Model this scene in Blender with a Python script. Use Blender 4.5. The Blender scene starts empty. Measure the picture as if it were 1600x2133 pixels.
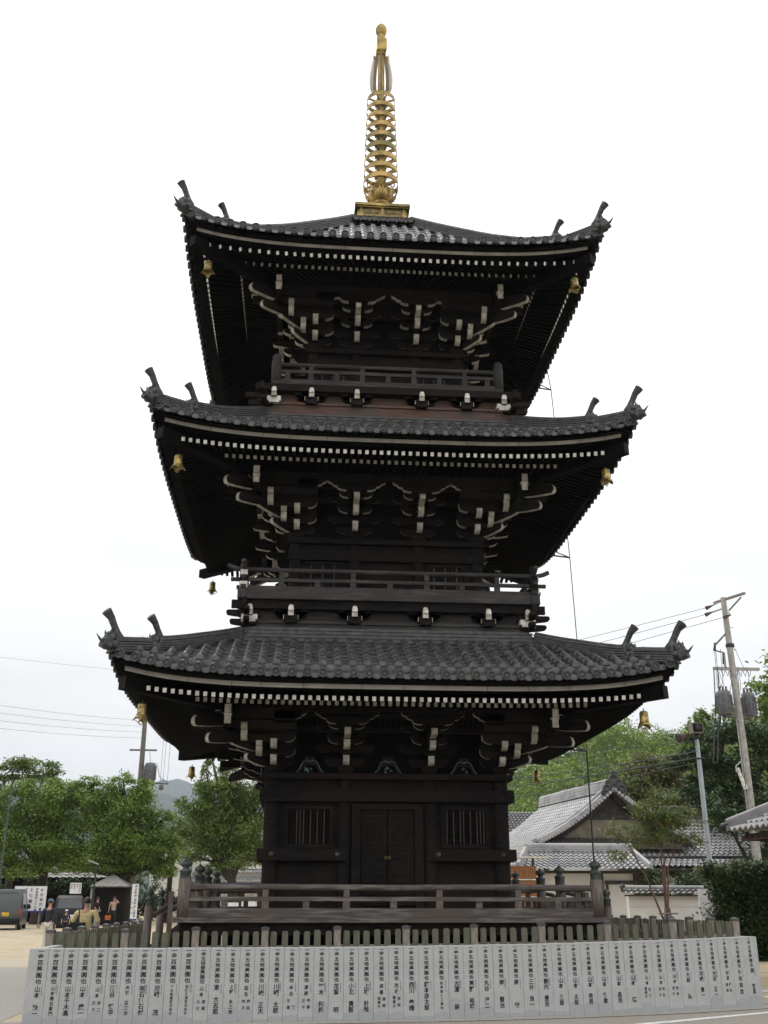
import bpy, bmesh, math, random
import numpy as np
from mathutils import Vector, Matrix
R = math.radians
SC = bpy.context.scene
COL = SC.collection
PI = math.pi

# ------------------------------------------------------------------ camera
cam_d = bpy.data.cameras.new("camera")
cam = bpy.data.objects.new("camera", cam_d)
COL.objects.link(cam)
yaw, pitch, roll = R(4.427), R(20.884), R(0.087)
fw = Vector((math.sin(yaw)*math.cos(pitch), math.cos(yaw)*math.cos(pitch), math.sin(pitch)))
rt = Vector((math.cos(yaw), -math.sin(yaw), 0))
up = rt.cross(fw)
rt2 = rt*math.cos(roll)+up*math.sin(roll)
up2 = -rt*math.sin(roll)+up*math.cos(roll)
M = Matrix((rt2, up2, -fw)).transposed().to_4x4()
M.translation = Vector((-1.7765, -24.3714, 1.6))
cam.matrix_world = M
cam_d.sensor_fit = 'VERTICAL'
cam_d.sensor_height = 36.0
cam_d.lens = 2127.83/2133*36
cam_d.clip_start = 0.1
cam_d.clip_end = 12000
SC.camera = cam

# ------------------------------------------------------------------ sky, sun, exposure
W = bpy.data.worlds.new("World")
SC.world = W
W.use_nodes = True
nt = W.node_tree
for n in list(nt.nodes): nt.nodes.remove(n)
def N(t, **k):
    n = nt.nodes.new(t)
    for a, b in k.items(): setattr(n, a, b)
    return n
out = N('ShaderNodeOutputWorld'); bg = N('ShaderNodeBackground')
sky = N('ShaderNodeTexSky'); sky.sky_type = 'NISHITA'; sky.sun_disc = False
SUN_EL, SUN_AZ = R(52), R(-25)
sky.sun_elevation = SUN_EL; sky.sun_rotation = SUN_AZ; sky.air_density = 1.0; sky.dust_density = 3.0
tc = N('ShaderNodeTexCoord'); sx = N('ShaderNodeSeparateXYZ')
ramp = N('ShaderNodeValToRGB')
cr = ramp.color_ramp
cr.elements[0].position = 0.0; cr.elements[0].color = (11.8, 11.8, 11.8, 1)
cr.elements[1].position = 1.0; cr.elements[1].color = (19, 19, 19, 1)
for pos, c in ((0.07, (11.8, 11.85, 11.9)), (0.12, (10.8, 10.8, 10.75)), (0.2, (11.5, 11.5, 11.45)), (0.30, (12.6, 12.6, 12.6)), (0.5, (14.5, 14.5, 14.5))):
    e = cr.elements.new(pos); e.color = (*c, 1)
nz = N('ShaderNodeTexNoise'); nz.inputs['Scale'].default_value = 2.2; nz.inputs['Detail'].default_value = 6
mp = N('ShaderNodeMapping'); mp.inputs['Scale'].default_value = (1, 1, 5)
cl = N('ShaderNodeMapRange'); cl.inputs['From Min'].default_value = 0.3; cl.inputs['From Max'].default_value = 0.7
cl.inputs['To Min'].default_value = 0.87; cl.inputs['To Max'].default_value = 1.14
mul = N('ShaderNodeVectorMath', operation='SCALE')
mix = N('ShaderNodeMix', data_type='RGBA'); mix.inputs['Factor'].default_value = 0.93
nt.links.new(tc.outputs['Generated'], sx.inputs[0]); nt.links.new(sx.outputs['Z'], ramp.inputs[0])
nt.links.new(tc.outputs['Generated'], mp.inputs[0]); nt.links.new(mp.outputs[0], nz.inputs['Vector'])
nt.links.new(nz.outputs[0], cl.inputs[0]); nt.links.new(ramp.outputs[0], mul.inputs[0]); nt.links.new(cl.outputs[0], mul.inputs['Scale'])
nt.links.new(sky.outputs[0], mix.inputs['A']); nt.links.new(mul.outputs[0], mix.inputs['B'])
nt.links.new(mix.outputs['Result'], bg.inputs[0]); bg.inputs[1].default_value = 0.10
nt.links.new(bg.outputs[0], out.inputs[0])

sl = bpy.data.lights.new("sun", 'SUN'); sl.energy = 0.7; sl.angle = R(25); sl.color = (1, .97, .92)
so = bpy.data.objects.new("sun", sl); COL.objects.link(so)
sd = Vector((math.sin(SUN_AZ)*math.cos(SUN_EL), math.cos(SUN_AZ)*math.cos(SUN_EL), math.sin(SUN_EL)))
so.rotation_euler = sd.to_track_quat('Z', 'Y').to_euler()
so.location = sd*60
SC.view_settings.view_transform = 'Standard'; SC.view_settings.look = 'None'
SC.view_settings.exposure = 0.0; SC.view_settings.gamma = 1.0
SC.view_settings.use_curve_mapping = False

# ------------------------------------------------------------------ materials
def mat(name, c1, c2=None, rough=.7, metal=0., scale=8., detail=5., stretch=(1, 1, 1), bump=0., bscale=None, trans=0., contrast=(.35, .65), spec=None, c3=None, s3=1.5):
    m = bpy.data.materials.new(name); m.use_nodes = True
    t = m.node_tree; L = t.links.new
    b = t.nodes['Principled BSDF']
    b.inputs['Roughness'].default_value = rough; b.inputs['Metallic'].default_value = metal
    if spec is not None: b.inputs['Specular IOR Level'].default_value = spec
    c2 = c2 or tuple(x*.7 for x in c1)
    co = t.nodes.new('ShaderNodeTexCoord'); mp = t.nodes.new('ShaderNodeMapping')
    mp.inputs['Scale'].default_value = stretch; L(co.outputs['Object'], mp.inputs[0])
    n = t.nodes.new('ShaderNodeTexNoise'); n.inputs['Scale'].default_value = scale; n.inputs['Detail'].default_value = detail
    L(mp.outputs[0], n.inputs['Vector'])
    r = t.nodes.new('ShaderNodeValToRGB')
    r.color_ramp.elements[0].position = contrast[0]; r.color_ramp.elements[0].color = (*c2, 1)
    r.color_ramp.elements[1].position = contrast[1]; r.color_ramp.elements[1].color = (*c1, 1)
    L(n.outputs[0], r.inputs[0]); src = r.outputs[0]
    if c3:
        n3 = t.nodes.new('ShaderNodeTexNoise'); n3.inputs['Scale'].default_value = s3; n3.inputs['Detail'].default_value = 4
        L(co.outputs['Object'], n3.inputs['Vector'])
        mr = t.nodes.new('ShaderNodeMapRange'); mr.inputs['From Min'].default_value = .45; mr.inputs['From Max'].default_value = .62
        L(n3.outputs[0], mr.inputs[0]); mx = t.nodes.new('ShaderNodeMix'); mx.data_type = 'RGBA'
        L(mr.outputs[0], mx.inputs['Factor']); L(src, mx.inputs['A']); mx.inputs['B'].default_value = (*c3, 1); src = mx.outputs['Result']
    L(src, b.inputs['Base Color'])
    if bump:
        bn = t.nodes.new('ShaderNodeTexNoise'); bn.inputs['Scale'].default_value = bscale or scale*3; bn.inputs['Detail'].default_value = 4
        L(mp.outputs[0], bn.inputs['Vector']); bp = t.nodes.new('ShaderNodeBump'); bp.inputs['Strength'].default_value = bump; bp.inputs['Distance'].default_value = .02
        L(bn.outputs[0], bp.inputs['Height']); L(bp.outputs[0], b.inputs['Normal'])
    if trans:
        b.inputs['Transmission Weight'].default_value = 0
        tr = t.nodes.new('ShaderNodeBsdfTranslucent'); L(src, tr.inputs[0]); ms = t.nodes.new('ShaderNodeMixShader'); ms.inputs[0].default_value = trans
        L(b.outputs[0], ms.inputs[1]); L(tr.outputs[0], ms.inputs[2]); L(ms.outputs[0], t.nodes['Material Output'].inputs[0])
    return m
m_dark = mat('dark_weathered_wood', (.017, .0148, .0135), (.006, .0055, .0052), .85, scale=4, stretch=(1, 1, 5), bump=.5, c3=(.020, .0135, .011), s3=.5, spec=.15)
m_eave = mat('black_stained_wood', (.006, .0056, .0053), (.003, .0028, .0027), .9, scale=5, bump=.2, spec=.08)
m_beam = mat('grey_brown_beam_wood', (.062, .057, .054), (.020, .018, .017), .8, scale=3, stretch=(.6, 6, 6), bump=.35, c3=(.028, .025, .023), s3=1.2)
m_ver = mat('sun_greyed_veranda_wood', (.17, .15, .135), (.06, .052, .047), .8, scale=3, stretch=(.6, 6, 6), bump=.5, contrast=(.4, .62), c3=(.085, .07, .06), s3=1.4)
m_beamy = mat('grey_brown_beam_wood_side', (.10, .088, .08), (.04, .035, .032), .8, scale=3, stretch=(6, .6, 6), bump=.35)
m_post = mat('weathered_brown_post', (.17, .14, .12), (.085, .068, .058), .8, scale=5, stretch=(5, 5, .7), bump=.35, c3=(.12, .085, .07), s3=2)
m_redw = mat('reddish_bare_wood', (.125, .066, .048), (.06, .036, .03), .8, scale=4, stretch=(.7, 5, 5), bump=.25, c3=(.07, .055, .05), s3=1.5)
m_pale = mat('pale_painted_end', (.60, .565, .49), (.36, .33, .275), .85, scale=9, c3=(.33, .31, .24), s3=5, bump=.4)
m_white = mat('white_painted_end', (.85, .83, .78), (.62, .60, .54), .85, scale=16, c3=(.52, .49, .42), s3=6, bump=.3)
m_strip = mat('pale_eave_fascia', (.36, .335, .285), (.23, .215, .185), .8, scale=3, stretch=(1, 1, 1), bump=.1, c3=(.3, .28, .24), s3=1)
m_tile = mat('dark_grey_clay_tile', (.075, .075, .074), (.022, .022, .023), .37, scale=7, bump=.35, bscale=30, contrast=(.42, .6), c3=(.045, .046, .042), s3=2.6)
m_tile3 = mat('smooth_grey_clay_tile', (.085, .085, .086), (.045, .045, .047), .2, scale=7, bump=.02, bscale=12, contrast=(.42, .6), spec=.8)
m_tiled = mat('dark_tile_disc_face', (.045, .042, .038), (.025, .024, .022), .7, scale=30)
m_orn = mat('dark_ornament_tile', (.075, .078, .078), (.02, .022, .023), .5, scale=12, bump=.6, bscale=25)
m_gold = mat('aged_gilt_bronze', (.46, .32, .115), (.17, .12, .05), .42, .75, scale=5, bump=.15, contrast=(.3, .6), c3=(.17, .145, .06), s3=1.6)
m_gilt = mat('tarnished_gilt_openwork', (.30, .20, .06), (.14, .09, .03), .6, .2, scale=8)
m_goldd = mat('dull_bronze', (.30, .24, .10), (.1, .085, .05), .5, .6, scale=6, bump=.2)
m_bell = mat('weathered_brass', (.50, .38, .12), (.17, .13, .06), .4, .7, scale=14, contrast=(.4, .6))
m_green = mat('green_copper_patina', (.055, .082, .066), (.022, .035, .03), .6, .2, scale=14, bump=.2, c3=(.10, .10, .10), s3=9)
m_teal = mat('faded_teal_paint', (.16, .27, .27), (.09, .15, .15), .8, scale=10)
m_iron = mat('dark_iron', (.03, .028, .027), rough=.6, scale=10)
m_gran = mat('grey_granite', (.53, .53, .52), (.30, .305, .305), .75, scale=90, detail=3, bump=.12, c3=(.36, .365, .355), s3=3.2)
m_wet = mat('damp_granite_base', (.40, .405, .41), (.28, .285, .29), .6, scale=90, detail=3)
m_ink = mat('dark_ink', (.018, .018, .026), rough=.8)
m_inks = mat('faded_ink', (.06, .06, .07), rough=.8)
m_pick = mat('mossy_grey_picket', (.135, .125, .095), (.055, .052, .042), .85, scale=6, stretch=(4, 4, .8), bump=.3, c3=(.125, .128, .09), s3=.6)
m_fpost = mat('pale_brown_fence_post', (.30, .26, .22), (.17, .145, .125), .85, scale=7, stretch=(4, 4, .8), bump=.3)
m_cap = mat('dark_metal_post_cap', (.09, .09, .095), rough=.5, metal=.3)
m_sand = mat('orange_beige_sand', (.50, .40, .26), (.38, .30, .19), .9, scale=1.2, bump=.2, bscale=60, c3=(.42, .37, .28), s3=.25)
m_pave = mat('worn_grey_beige_paving', (.37, .35, .31), (.25, .24, .22), .85, scale=26, detail=8, bump=.4, bscale=80, c3=(.30, .28, .25), s3=.7)
m_asph = mat('dusty_asphalt', (.35, .32, .27), (.20, .185, .16), .85, scale=45, detail=8, bump=.4, bscale=90)
m_line = mat('worn_white_road_paint', (.75, .75, .73), (.5, .49, .47), .7, scale=8)
m_plas = mat('off_white_plaster', (.72, .71, .66), (.60, .59, .55), .85, scale=2.5, c3=(.66, .65, .61), s3=.8)
m_gwall = mat('white_lime_plaster', (.84, .83, .80), (.74, .73, .70), .85, scale=3, c3=(.76, .75, .71), s3=1.2)
m_cream = mat('cream_house_wall', (.78, .76, .68), (.68, .66, .58), .85, scale=1.2)
m_htile = mat('silver_grey_roof_tile', (.38, .38, .38), (.22, .22, .225), .38, scale=3, bump=.15, c3=(.40, .39, .385), s3=.9)
m_gab = mat('shaded_gable_plaster', (.26, .23, .17), (.15, .13, .10), .9, scale=2)  # plaster toned grey-brown: the gable's shade is put into its colour
m_hdark = mat('dark_brown_boards', (.06, .05, .04), (.03, .026, .022), .8, scale=5)  # even dark brown for house boards, posts and eaves
m_bam = mat('orange_bamboo_screen', (.42, .19, .065), (.26, .10, .035), .7, scale=5, stretch=(12, 12, .6))
m_conc = mat('concrete_pole', (.40, .385, .36), (.27, .26, .245), .8, scale=5, bump=.1)
m_steel = mat('painted_steel_pole', (.42, .46, .50), (.33, .36, .40), .45, .2, scale=3)
m_trans = mat('grey_transformer_paint', (.15, .155, .16), (.09, .09, .095), .5, scale=6)
m_brownp = mat('brown_utility_pole', (.17, .145, .13), (.11, .095, .085), .8, scale=4)
m_wire = mat('black_cable', (.04, .04, .045), rough=.6)
m_trunk = mat('dark_bark', (.055, .042, .033), (.025, .02, .017), .9, scale=8, stretch=(3, 3, .6), bump=.5)
m_trunk2 = mat('reddish_young_bark', (.20, .115, .08), (.11, .065, .05), .85, scale=8, bump=.3)
def leafmat(name, a, b, c, sc=.7): return mat(name, a, b, .55, scale=sc, detail=6, trans=.3, contrast=(.38, .62), c3=c, s3=sc*3)
m_leafA = leafmat('cherry_leaves', (.25, .36, .07), (.12, .20, .04), (.17, .25, .055))
m_leafB = leafmat('yellowing_leaves', (.19, .27, .065), (.09, .145, .04), (.15, .205, .05), 1.2)
m_leafC = leafmat('dark_evergreen_leaves', (.07, .115, .04), (.03, .055, .022), (.05, .085, .03))
m_leafD = leafmat('bamboo_leaves', (.25, .335, .06), (.09, .15, .03), (.17, .25, .05), .12)
m_leafE = leafmat('olive_leaves', (.17, .20, .06), (.085, .115, .04), (.14, .125, .05), .6)
m_leafF = leafmat('maple_leaves', (.17, .25, .06), (.10, .16, .04), (.17, .15, .05), 1.4)
m_hill = mat('hill_soil_green', (.05, .09, .025), (.03, .05, .018), .9, scale=.2)
m_mtn = mat('distant_forest', (.035, .06, .05), (.025, .045, .04), .9, scale=.01, bump=0)
m_glass = mat('dark_car_glass', (.03, .035, .04), rough=.08, spec=.8)
m_van = mat('dark_grey_van_paint', (.085, .095, .095), (.07, .08, .08), .3, .3, scale=3)
m_black = mat('black_paint', (.012, .012, .014), rough=.45, spec=.25)
m_rub = mat('black_rubber', (.02, .02, .02), rough=.8)
m_red = mat('red_lamp_plastic', (.45, .03, .03), rough=.3)
m_plate = mat('yellow_number_plate', (.75, .48, .03), rough=.5)
m_chrome = mat('bright_trim', (.5, .5, .5), rough=.3, metal=.8)
m_sign = mat('white_sign_board', (.74, .74, .75), (.66, .66, .68), .6, scale=3)
m_blue = mat('deep_blue_paint', (.04, .04, .28), rough=.5)
m_skin = mat('skin', (.48, .27, .19), (.40, .22, .15), .6, scale=20)
m_hair = mat('black_hair', (.012, .01, .01), rough=.5)
def cloth(n, c): return mat(n, c, tuple(x*.8 for x in c), .9, scale=18, bump=.3)
m_cnavy = cloth('navy_cloth', (.025, .03, .045)); m_cwhite = cloth('off_white_cloth', (.66, .61, .56)); m_cyel = cloth('pale_yellow_cloth', (.66, .53, .28))
m_cpink = cloth('dusty_pink_cloth', (.46, .34, .27)); m_cblk = cloth('black_cloth', (.015, .015, .017)); m_cjean = cloth('pale_denim_cloth', (.32, .37, .42))
m_cblue = cloth('dusty_blue_cloth', (.10, .16, .26)); m_corg = cloth('orange_bag_cloth', (.5, .14, .04)); m_ccap = cloth('white_cap_cloth', (.75, .76, .8))

# ------------------------------------------------------------------ helpers
class MB:
    def __init__(s): s.v = []; s.f = []; s.m = []; s.mats = []; s.sm = []
    def mi(s, m):
        if m not in s.mats: s.mats.append(m)
        return s.mats.index(m)
    def add(s, vs, fs, m, smooth=False, T=None):
        o = len(s.v)
        s.v += [tuple(T @ Vector(p)) for p in vs] if T else [tuple(p) for p in vs]
        i = s.mi(m)
        for f in fs: s.f.append(tuple(o+k for k in f)); s.m.append(i); s.sm.append(smooth)
    BF = [(0, 3, 2, 1), (4, 5, 6, 7), (0, 1, 5, 4), (1, 2, 6, 5), (2, 3, 7, 6), (3, 0, 4, 7)]
    def box(s, x0, x1, y0, y1, z0, z1, m, T=None, front=None):
        vs = [(x0, y0, z0), (x1, y0, z0), (x1, y1, z0), (x0, y1, z0), (x0, y0, z1), (x1, y0, z1), (x1, y1, z1), (x0, y1, z1)]
        if front:
            s.add(vs, [f for k, f in enumerate(s.BF) if k != 2], m, T=T); s.add(vs, [s.BF[2]], front, T=T)
        else: s.add(vs, s.BF, m, T=T)
    def beam(s, p0, p1, w, h, m, end=None, upv=None):
        p0 = Vector(p0); p1 = Vector(p1); d = (p1-p0).normalized(); u = Vector(upv or (0, 0, 1))
        r = d.cross(u).normalized()*(w/2); u2 = r.cross(d).normalized()*(h/2)
        vs = [p0-r-u2, p0+r-u2, p0+r+u2, p0-r+u2, p1-r-u2, p1+r-u2, p1+r+u2, p1-r+u2]
        s.add(vs, [(0, 1, 2, 3), (0, 4, 5, 1), (1, 5, 6, 2), (2, 6, 7, 3), (3, 7, 4, 0)], m)
        s.add(vs, [(4, 7, 6, 5)], end or m)
    def tube(s, pts, rad, m, n=8, caps=True, endm=None):
        pts = [Vector(p) for p in pts]; k = len(pts)
        rr = rad if isinstance(rad, (list, tuple)) else [rad]*k
        vs = []; a = None
        for i, p in enumerate(pts):
            t = (pts[min(i+1, k-1)]-pts[max(i-1, 0)]).normalized()
            if a is None:
                a = Vector((0, 0, 1)) if abs(t.z) < .9 else Vector((1, 0, 0))
            a = (a - t*a.dot(t)).normalized(); b = t.cross(a)
            vs += [p+(a*math.cos(2*PI*j/n)+b*math.sin(2*PI*j/n))*rr[i] for j in range(n)]
        fs = [(i*n+j, i*n+(j+1) % n, (i+1)*n+(j+1) % n, (i+1)*n+j) for i in range(k-1) for j in range(n)]
        s.add(vs, fs, m, True)
        if caps:
            s.add(vs[:n], [tuple(range(n))[::-1]], m); s.add(vs[-n:], [tuple(range(n))], endm or m)
    def lathe(s, prof, m, n=16, c=(0, 0, 0), T=None, smooth=True):
        c = Vector(c)
        vs = [c+Vector((r*math.cos(2*PI*j/n), r*math.sin(2*PI*j/n), z)) for r, z in prof for j in range(n)]
        fs = [(i*n+j, i*n+(j+1) % n, (i+1)*n+(j+1) % n, (i+1)*n+j) for i in range(len(prof)-1) for j in range(n)]
        fs += [tuple(range(n))[::-1], tuple((len(prof)-1)*n+j for j in range(n))]
        s.add(vs, fs, m, smooth, T)
    def prism(s, poly, y0, y1, m, T=None, side=None):
        n = len(poly)
        vs = [(x, y0, z) for x, z in poly]+[(x, y1, z) for x, z in poly]
        s.add(vs, [tuple(range(n)), tuple(range(n, 2*n))[::-1]], m, T=T)
        s.add(vs, [(i, i+n, (i+1) % n+n, (i+1) % n) for i in range(n)], side or m, T=T)
    def merge(s, o, T=None):
        k = len(s.v)
        s.v += [tuple(T @ Vector(p)) for p in o.v] if T else list(o.v)
        idx = [s.mi(m) for m in o.mats]
        for f, i, sm in zip(o.f, o.m, o.sm): s.f.append(tuple(k+q for q in f)); s.m.append(idx[i]); s.sm.append(sm)
    def build(s, name, parent=None, loc=None, rz=0):
        me = bpy.data.meshes.new(name)
        me.from_pydata(s.v, [], s.f)
        for m in s.mats: me.materials.append(m)
        me.polygons.foreach_set('material_index', s.m)
        me.polygons.foreach_set('use_smooth', s.sm)
        bm = bmesh.new(); bm.from_mesh(me)
        bmesh.ops.recalc_face_normals(bm, faces=bm.faces[:]) if len(s.f) < 60000 and getattr(s, 'fix', True) else None
        bm.to_mesh(me); bm.free(); me.update()
        return obj(name, me, parent, loc, rz)
def obj(name, me, parent=None, loc=None, rz=0):
    o = bpy.data.objects.new(name, me); COL.objects.link(o)
    if parent: o.parent = parent
    if loc: o.location = loc
    o.rotation_euler.z = rz
    return o
def tag(o, label=None, cat=None, group=None, kind=None):
    if label: o['label'] = label
    if cat: o['category'] = cat
    if group: o['group'] = group
    if kind: o['kind'] = kind
    return o
def empty(name, loc, label, cat, group=None, rz=0):
    o = bpy.data.objects.new(name, None); COL.objects.link(o); o.location = loc; o.rotation_euler.z = rz
    return tag(o, label, cat, group)
def copy_tree(o, parent=None):
    c = o.copy(); COL.objects.link(c)
    if parent: c.parent = parent
    for ch in list(o.children): copy_tree(ch, c)
    return c
def around(o, n=4, sc=1.001):            # copies of a part of the tower turned to its other sides, joints 2-3 mm proud
    res = [o]
    for k in range(1, n):
        c = copy_tree(o, o.parent); c.rotation_euler.z = k*PI/2; res.append(c)
        if k % 2: c.scale = (sc, sc, 1); c.location.z += .003
    return res
def rotz(a): return Matrix.Rotation(a, 4, 'Z')
def smooth01(t): t = max(0, min(1, t)); return t*t*(3-2*t)
def gz(x, y): return .30*smooth01((y-6)/32) if x < 0 else .30*smooth01((y-6)/32)*max(0, 1-x/5)
_gl = {}
def glyph(ch, off=0.0):
    if (ch, off) in _gl: return _gl[(ch, off)]
    c = bpy.data.curves.new('g', 'FONT'); c.body = ch; c.offset = off; c.resolution_u = 3
    o = bpy.data.objects.new('g', c); COL.objects.link(o)
    dg = bpy.context.evaluated_depsgraph_get()
    me = bpy.data.meshes.new_from_object(o.evaluated_get(dg))
    r = ([tuple(v.co) for v in me.vertices], [tuple(p.vertices) for p in me.polygons])
    bpy.data.objects.remove(o); bpy.data.meshes.remove(me); bpy.data.curves.remove(c)
    _gl[(ch, off)] = r
    return r
def write(mb, ch, cx, cz, size, y, m, off=0.0, hs=1.0):   # one character upright in the x-z plane facing -y
    if ch in ' \u3000': return
    vs, fs = glyph(ch, off)
    mb.add([(cx+(x-.5)*size*hs, y, cz+(q-.38)*size) for x, q, _ in vs], fs, m)
def column(mb, text, cx, ztop, size, pitch, y, m, off=0.0, hs=1.0):
    for i, ch in enumerate(text): write(mb, ch, cx, ztop-(i+.5)*pitch, size, y, m, off, hs)

# ================================================================== GROUND
gx = [-3000, -800, -300, -150, -100]+list(range(-70, 71, 5))+[100, 150, 300, 800, 3000]
gy = [-300, -100, -60]+list(range(-40, 81, 4))+[100, 150, 300, 800, 3200]
mb = MB(); vs = [(x, y, gz(x, y)) for y in gy for x in gx]; nx = len(gx)
mb.add(vs, [(j*nx+i, j*nx+i+1, (j+1)*nx+i+1, (j+1)*nx+i) for j in range(len(gy)-1) for i in range(nx-1)], m_sand, True)
tag(mb.build('ground'), kind='structure')
mb = MB()
def flat(mb, pts, z, m): mb.add([(x, y, z) for x, y in pts], [tuple(range(len(pts)))], m)
flat(mb, [(-60, -60), (-5.95, -60), (-5.95, 4.5), (-13, 6.0), (-60, 2)], .004, m_pave)
flat(mb, [(-5.95, -60), (60, -60), (60, -1.0), (6.4, -5.6), (-5.95, -8.0)], .004, m_asph)
tag(mb.build('pavement'), kind='structure')
mb = MB()
flat(mb, [(2.3, -9.16), (2.5, -9.27), (5.8, -7.26), (5.7, -7.16)], .008, m_line)
tag(mb.build('white_edge_line'), kind='structure')
mb = MB()
flat(mb, [(6.6, -4.9), (9.0, -3.3), (9.0, -3.0), (6.6, -4.6)], .008, m_line)
flat(mb, [(6.6, -3.9), (9.2, -2.2), (9.2, -1.95), (6.6, -3.65)], .008, m_line)
tag(mb.build('road_marking'), kind='structure')

# ================================================================== PAGODA
pag = empty('pagoda', (0, 0, 0), 'dark wooden three-storey pagoda with white rafter ends, tiled roofs and a gilt spire', 'pagoda')
def interp(tab, x):
    if x <= tab[0][0]: return tab[0][1]+(x-tab[0][0])*(tab[1][1]-tab[0][1])/(tab[1][0]-tab[0][0])
    for (a, b), (c, d) in zip(tab, tab[1:]):
        if x <= c: return b+(d-b)*(x-a)/(c-a)
    (a, b), (c, d) = tab[-2:]
    return b+(d-b)*(x-a)/(c-a)
TIERS = [
 dict(A=5.38, B=3.15, p=4.5, tab=[(0, 5.60), (.5, 5.85), (.9, 6.02), (1.5, 6.34), (2.23, 6.70)], L=.34, w=2.38, cx=(.885,), z0=4.10,
      strip=5.403, sa=5.15, sL=.28, fz=5.215, fa=4.95, fL=.17, fs=.2, bz=5.275, ba=4.10, bL=.05, bs=.10, sp=.152, fan=False, hz=5.40, slope_s=.60,
      r1=5.34, r2=4.64),
 dict(A=5.10, B=2.9, p=3.8, tab=[(0, 10.82), (.72, 11.165), (1.28, 11.47), (2.1, 11.97), (2.2, 12.03)], L=.41, w=2.07, cx=(.74,), z0=9.38,
      strip=10.679, sa=4.85, sL=.32, fz=10.47, fa=4.70, fL=.20, fs=.3, bz=10.60, ba=3.90, bL=.05, bs=.12, sp=.154, fan=False, hz=10.66,
      r1=5.05, r2=4.33),
 dict(A=4.82, B=.80, p=3.9, tab=[(0, 15.83), (.73, 16.04), (1.46, 16.55), (2.25, 17.30), (2.85, 17.92), (3.5, 18.58), (4.02, 19.12)], L=.41, w=1.78, cx=(.74,), z0=14.50,
      strip=15.67, sa=4.55, sL=.32, fz=15.525, fa=4.40, fL=.17, fs=.4, bz=15.74, ba=3.60, bL=.04, bs=.14, sp=.186, fan=True, hz=15.62,
      r1=4.77, r2=3.94)]
RP = .29
def hijiki(mb, c, d, L, w=.12, h=.17, ends=(1, 1), dark=None, pale=None, big=False):
    """bracket arm: c = middle of its underside, d = unit direction, L = half length; rounded pale ends"""
    dark = dark or m_dark; pale = pale or m_pale
    c = Vector(c); d = Vector(d); s = Vector((-d.y, d.x, 0))
    rl = min(L*.55, .20 if not big else .3); prof = []
    seg = 4
    lo = [(-L+rl*(1-math.sin(k/seg*PI/2)), h*.72*(1-math.cos(k/seg*PI/2))) for k in range(seg, -1, -1)] if ends[0] else [(-L, 0)]
    hi = [(L-rl*(1-math.sin(k/seg*PI/2)), h*.72*(1-math.cos(k/seg*PI/2))) for k in range(seg+1)] if ends[1] else [(L, 0)]
    low = lo+hi
    pts = [(-L, h)]+low+[(L, h)]
    P = lambda a, z, sd: tuple(c+d*a+s*(sd*w/2)+Vector((0, 0, z)))
    n = len(pts)
    vs = [P(a, z, -1) for a, z in pts]+[P(a, z, 1) for a, z in pts]
    mb.add(vs, [tuple(range(n)), tuple(range(n, 2*n))[::-1], (0, n, 2*n-1, n-1)], dark)
    for i in range(n-1):
        a0, z0 = pts[i]; a1, z1 = pts[i+1]
        isend = (ends[0] and max(a0, a1) <= -L+rl+1e-6) or (ends[1] and min(a0, a1) >= L-rl-1e-6)
        mb.add([vs[i], vs[i+1], vs[n+i+1], vs[n+i]], [(0, 1, 2, 3)], pale if isend else dark)
def masu(mb, c, s=.17, h=.10, m=None, T=None):
    x, y, z = c; m = m or m_dark; a = s/2; b = a*.68
    vs = [(x-b, y-b, z), (x+b, y-b, z), (x+b, y+b, z), (x-b, y+b, z)]+[(x-a, y-a, z+h*.45), (x+a, y-a, z+h*.45), (x+a, y+a, z+h*.45), (x-a, y+a, z+h*.45)]+[(x-a, y-a, z+h), (x+a, y-a, z+h), (x+a, y+a, z+h), (x-a, y+a, z+h)]
    mb.add(vs, [(0, 3, 2, 1)]+[(i, (i+1) % 4, 4+(i+1) % 4, 4+i) for i in range(4)]+[(4+i, 4+(i+1) % 4, 8+(i+1) % 4, 8+i) for i in range(4)]+[(8, 9, 10, 11)], m)
def nose(mb, c, d, L0, L1, w, h, dark=None, pale=None, curl=.25, pst=.3, fall=0.0):
    """carved nose end: from L0 to L1 along d, belly curved upward to a rounded tip, pale underside"""
    dark = dark or m_dark; pale = pale or m_pale
    c = Vector(c); d = Vector(d); s = Vector((-d.y, d.x, 0)); n = 10; lo = []; hi = []
    for i in range(n+1):
        t = i/n; a = L0+(L1-L0)*t
        lo.append((a, -h*.25*math.sin(t*PI*.9)+curl*h*t**3)); hi.append((a, h*(.95-.12*t)+curl*h*.55*t**2))
    tip = []
    for k in range(1, 6):
        an = -PI/2+k/6*PI
        zc = (lo[-1][1]+hi[-1][1])/2; rr = (hi[-1][1]-lo[-1][1])/2
        tip.append((L1+rr*.9*math.cos(an), zc+rr*math.sin(an)))
    pts = [(a_, z_+fall*(L1-a_)) for a_, z_ in lo+tip+hi[::-1]]; k = len(pts)
    vs = [tuple(c+d*a+s*(q*w/2)+Vector((0, 0, z))) for q in (-1, 1) for a, z in pts]
    for i in range(n):
        j = k-1-i
        mb.add([vs[i], vs[i+1], vs[j-1], vs[j]], [(0, 1, 2, 3)], dark); mb.add([vs[k+i], vs[k+i+1], vs[k+j-1], vs[k+j]], [(0, 3, 2, 1)], dark)
    ti = list(range(n, n+len(tip)+2))
    mb.add([vs[i] for i in ti], [tuple(range(len(ti)))], dark); mb.add([vs[k+i] for i in ti], [tuple(range(len(ti)))], dark)
    for i in range(k):
        j = (i+1) % k
        mb.add([vs[i], vs[j], vs[k+j], vs[k+i]], [(0, 1, 2, 3)], pale if pst*n <= i <= n+len(tip)-1 else dark)

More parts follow.
